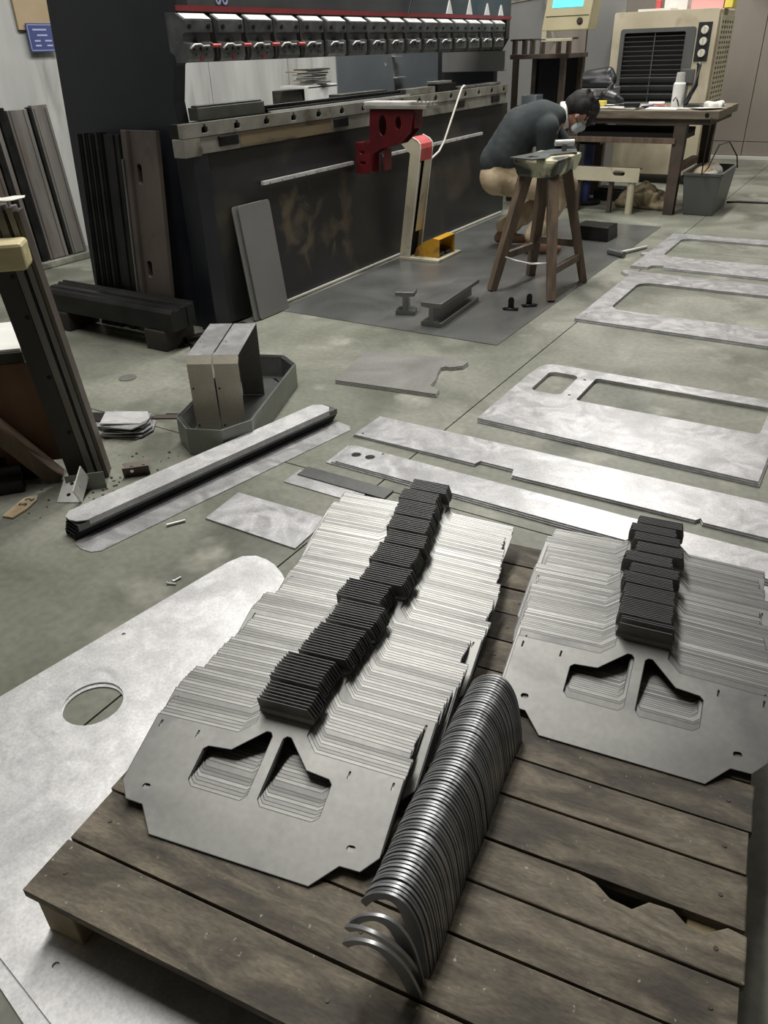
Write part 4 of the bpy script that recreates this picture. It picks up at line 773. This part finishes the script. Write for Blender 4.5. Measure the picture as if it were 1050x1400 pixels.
for x in (.32, 1.18):
    for y in (4.32, 4.95): MB().cyl((x, y, .05), (x + .04, y, .05), .05, n=14).build('caster', 'rust_brown', co)
tag(MB().prism([(0, 0), (.34, .02), (.36, .2), (.02, .22)], (), 0, .02).build('magazine', 'paper', None, .002, (.45, 4.32, 1.662), (0, 0, R(-6))), 'open magazine lying on top of the air cooler', 'magazine')
tag(MB().box(0, .24, 0, .2, 0, .10).build('white_carton', 'white_paint', None, .004, (.66, 4.55, 1.662)), 'white carton on top of the air cooler', 'carton')
tag(MB().box(0, .32, 0, .26, 0, .09).build('pink_box', 'pink', None, .004, (.96, 4.46, 1.662)), 'pink box on top of the air cooler', 'box')
tag(MB().box(0, .08, 0, .2, 0, .10).build('yellow_packet', 'yellow', None, .004, (1.19 + .10, 4.46, 1.662)), 'yellow packet beside the pink box on the air cooler', 'packet')
tag(MB().box(0, .05, 0, .08, 0, .08).build('red_cup', 'red_bright', None, .008, (.58, 4.5, 1.683)), 'small red cup on the air cooler beside the white carton', 'cup')
# bin, sack, stuff under the table
bn = thing('waste_bin', 'dark grey rectangular plastic bin full of rags', 'bin', (1.735, 2.80, 0), 0)
b = MB(); z0, z1 = 0, .36
def ringv(hw, hl, z): return [(-hw, -hl, z), (hw, -hl, z), (hw, hl, z), (-hw, hl, z)]
vs = ringv(.13, .30, 0) + ringv(.165, .36, .36) + ringv(.150, .345, .36) + ringv(.118, .288, .012)
fs = [(0, 3, 2, 1), (12, 13, 14, 15)] + [(4 * r_ + i, 4 * r_ + (i + 1) % 4, 4 * r_ + 4 + (i + 1) % 4, 4 * r_ + 4 + i) for r_ in range(3) for i in range(4)]
b.add(vs, fs); b.build('tub', 'plastic_grey', bn, .008)
MB().prism(rect(-.175, .175, -.37, .37, .03), [rect(-.15, .15, -.345, .345, .02)], .345, .366).build('rim', 'plastic_grey', bn, .003)
for k, (x, y, r_) in enumerate(((-.03, -.12, .10), (.03, .02, .09), (-.02, .15, .10), (.05, -.2, .06))):
    o = blob('rag', [((1.72 + x, 2.8 + y, .30), r_, (1.72 + x + .02, 2.8 + y + .05, .33), r_ * .7), ((1.72 + x - .04, 2.8 + y, .33), r_ * .5, (1.72 + x + .05, 2.8 + y - .03, .35), r_ * .4)], 'rag' if k % 2 == 0 else 'paper', None, .014, 1)
    tag(o, ['tan', 'white', 'tan', 'white'][k] + ' crumpled rag stuffed in the grey bin', 'rag', 'rags in the bin')
sk = [((1.0, 2.72, .07), .07, (1.36, 2.66, .06), .06), ((1.05, 2.75, .11), .08, (1.22, 2.72, .14), .08), ((1.16, 2.7, .16), .06, (1.18, 2.72, .21), .04), ((.95, 2.66, .04), .04, (1.42, 2.6, .035), .035), ((1.1, 2.85, .10), .09, (1.3, 2.8, .08), .08)]
for k in range(10): a = random.uniform(.98, 1.38); y = random.uniform(2.6, 2.85); sk.append(((a, y, .08), .05, (a + random.uniform(-.06, .06), y - .03, random.uniform(.10, .17)), .03))
tag(blob('sack', sk, 'sack', None, .012, 1), 'rumpled brown sack on the floor under the work table', 'sack')
cb = thing('cream_bracket_frame', 'cream painted steel frame with slot under the work table', 'frame', (0, 0, 0))
MB().prism(rect(.55, 1.21, .28, .40, .01), [slot(1.02, .355, .11, .045)], -2.32, -2.31, XZ).build('front_plate', 'cream_paint', cb, .002)
MB().box(.55, 1.21, 2.32, 2.38, .39, .40).build('top_flange', 'rust_brown', cb); MB().cyl((1.14, 2.36, 0), (1.14, 2.36, .29), .035, n=14).build('leg', 'cream_paint', cb); MB().box(.6, .66, 2.33, 2.38, 0, .29).build('leg', 'rust_brown', cb, .003); MB().box(.93, .97, 2.33, 2.38, 0, .29).build('leg', 'rust_brown', cb, .003)
tag(MB().box(.60, .90, 2.96, 3.2, 0, .10).box(.62, .88, 2.98, 3.18, .10, .12).build('dark_toolbox', 'black_oily', None, .006), 'dark low toolbox on the floor under the work table', 'toolbox')
vs_ = thing('bench_vice_stand', 'dark blue vice stand between the worker and the table', 'stand', (.58, 2.74, 0))
MB().cyl((0, 0, .0), (0, 0, .55), .05, n=14).build('column', 'notice_blue', vs_); MB().cyl((0, 0, 0), (0, 0, .03), .16, n=18).build('base', 'black_oily', vs_, .004); MB().box(-.10, .12, -.07, .07, .55, .59).build('head', 'black_oily', vs_, .004); MB().bar((-.05, -.08, .2), (.18, -.05, .34), .03).build('arm', 'black_oily', vs_)
tag(MB().tube([(1.86, 3.25, .008), (1.95, 3.31, .008), (2.2, 3.335, .008), (2.8, 3.36, .008), (3.6, 3.3, .008)], .012, 8).build('floor_cable', 'cable'), 'black cable running along the floor from the bin', 'cable')
# yellow control pendant
cp = thing('control_pendant', 'yellowed control box with blue screen hanging from an arm', 'control box', (0, 2.2, 0))
MB().prism([(.21, 1.495), (.632, 1.495), (.70, 2.0), (.29, 2.0)], (), -.22, 0, XZ).build('case', 'yellow_panel', cp, .008)
MB().prism([(.245, 1.60), (.632, 1.60), (.634, 1.605), (.246, 1.605)], (), 0, .003, XZ).build('seam', 'rust_brown', cp)
MB().prism([(.30, 1.665), (.57, 1.665), (.60, 1.86), (.32, 1.86)], (), 0, .004, XZ).build('screen', 'screen', cp)
MB().cyl((.556, -.004, 1.56), (.556, 0, 1.56), .028, n=18).cyl((.556, -.012, 1.56), (.556, 0, 1.56), .016, n=14).build('key_switch', 'rust_brown', cp)
MB().tube([(.47, .11, 2.0), (.47, .11, 2.35), (.40, .11, 2.42), (-.1, .11, 2.45)], .04, 10).build('swing_arm', 'yellow_panel', cp)
MB().box(.215, .26, .0, .04, 1.425, 1.495).build('handle_post', 'cream_paint', cp, .003); MB().box(.215, .50, .0, .04, 1.415, 1.44).build('handle_bar', 'cream_paint', cp, .004)
# rack behind, partition panels, dark clutter
rk = thing('steel_rack', 'rusty steel rack with upright stubs beyond the press brake', 'rack', (0, 2.6, 0))
for x in (-.22, .26): MB().box(x, x + .05, 0, .05, 0, 1.28).build('post', 'rust_brown', rk, .003); MB().box(x, x + .05, .5, .55, 0, 1.28).build('post', 'rust_brown', rk, .003)
MB().box(-.25, .34, 0, .55, 1.28, 1.32).build('top_beam', 'rust_brown', rk, .003); MB().box(-.22, .31, .05, .5, .78, .80).build('shelf', 'rust_brown', rk)
for x in (-.24, -.14, -.06, .04, .20, .30): MB().box(x, x + .025, .02, .10, 1.32, 1.44).build('stub', 'rust_brown', rk, .002)
MB().box(-.22, .30, .52, .54, .8, 1.28).build('back_panel', 'plastic_dark', rk)
MB().box(-.26, .40, .02, .06, 1.43, 1.445).build('top_bar', 'rust_brown', rk)
for k, (x0, x1, y0, y1, z0, z1, mt, lb) in enumerate(((-.20, .05, 2.7, 2.95, .801, .88, 'wood_old', 'worn wooden box on the rack shelf'), (-.16, .0, 2.72, 2.9, .8815, .97, 'blue_grey', 'grey metal case on top of the worn wooden box'), (.09, .24, 2.68, 2.9, .801, .87, 'rust_brown', 'rusty case on the rack shelf by the post'))):
    tag(MB().box(x0, x1, y0, y1, z0, z1).build('storage_case', mt, None, .005), lb, 'case')
for k, (x0, x1, h, mt, lb) in enumerate(((-2.2, -.62, 1.70, 'grey_sheet', 'dull grey partition panel behind the end of the press brake'), (-.60, -.12, 2.4, 'wall_sheet', 'brownish partition panel behind the control box'), (-.10, .30, 2.4, 'grey_sheet', 'dark grey partition panel beside the air cooler'))):
    o = MB().prism([(x0, 0), (x1, 0), (x1, h + (.15 if k == 0 else 0)), (x0, h)], (), -4.45, -4.40, XZ).build('partition_panel', mt, None, .003); tag(o, lb, 'partition')
    MB().prism([(x0, h), (x1, h + (.15 if k == 0 else 0)), (x1, h + .02 + (.15 if k == 0 else 0)), (x0, h + .02)], (), -4.46, -4.39, XZ).build('top_edge', 'rail_steel', o)
tag(MB().bar((-.62, 4.38, 1.86), (-.48, 4.38, 1.43), .06, .02).build('hanging_strap', 'rail_steel'), 'short grey strap leaning against the brownish partition panel', 'strap')
cl = thing('side_cabinet', 'dark steel cabinet under the black bag', 'cabinet', (0, 3.6, 0))
MB().box(-.05, .42, 0, .5, 0, .98).build('body', 'grey_sheet', cl, .004); MB().box(-.03, .40, -.01, 0, .04, .9).build('door', 'plastic_dark', cl, .003); MB().box(.34, .36, -.03, -.01, .5, .65).build('handle', 'light_steel', cl)
tag(blob('black_bag', [((.05, 3.75, 1.05), .07, (.38, 3.8, 1.06), .08), ((.15, 3.8, 1.09), .06, (.36, 3.8, 1.11), .07), ((.0, 3.75, 1.02), .04, (.42, 3.72, 1.02), .04)], 'plastic_dark', None, .014, 2), 'slumped black bag on the dark steel cabinet', 'bag')
tag(MB().taper((0, .12, 0, .1), (.02, .09, .02, .08), 0, .17).build('orange_can', 'orange', None, .006, (-.045, 3.48, .98 - .06)), 'orange container in the shadow beside the black bag', 'container')
tag(MB().box(0, .14, 0, .14, 0, .92).build('dark_pedestal', 'plastic_dark', None, .004, (-.06, 3.44, 0)), 'dark pedestal carrying the orange container', 'pedestal')
tag(MB().cyl((.30, 3.45, .0), (.30, 3.45, .93), .09, n=16).cyl((.30, 3.45, .93), (.30, 3.45, .98), .09, .05, n=16).build('grey_drum', 'sheet_dark', None), 'narrow grey drum in front of the dark steel cabinet', 'drum')

db = MB()
for k in range(70):
    a = random.gauss(0, 1); x, y = .93 + .10 * random.gauss(0, 1), -3.72 + .14 * random.gauss(0, 1); r_ = random.uniform(.002, .007)
    db.prism([(x + r_ * math.cos(t_) * random.uniform(.6, 1.4), y + r_ * math.sin(t_)) for t_ in (0, 1.3, 2.6, 3.9, 5.2)], (), 0, random.uniform(.001, .004))
tag(db.build('metal_chips', 'rust_dark'), 'dark metal chips scattered at the foot of the upright bars', 'debris', kind='stuff')
tag(MB().tube([(.92 + .09 * math.cos(t_ / 3), 2.60 + .07 * math.sin(t_ / 3), .886 + .0006 * t_) for t_ in range(40)], .006, 6).build('cord_coil', 'cable'), 'black cord coiled on the work table papers', 'cord')
tag(blob('shop_cloth', [((1.62, 2.72, .895), .03, (1.74, 2.66, .89), .025), ((1.68, 2.6, .89), .028, (1.74, 2.72, .9), .03)], 'paper', None, .008, 2), 'crumpled white cloth at the table edge', 'cloth')
for k, (x, y, a, mt, lb) in enumerate(((.84, 2.47, 20, 'plastic_dark', 'black pen lying on the work table'), (1.22, 2.62, -30, 'red_bright', 'red pen lying on the work table'), (1.16, 2.47, 60, 'notice_blue', 'blue pen lying on the work table'))):
    tag(MB().cyl((-.07, 0, .006), (.07, 0, .006), .006, n=8).build('pen', mt, None, 0, (x, y, .892), (0, 0, R(a))), lb, 'pen')
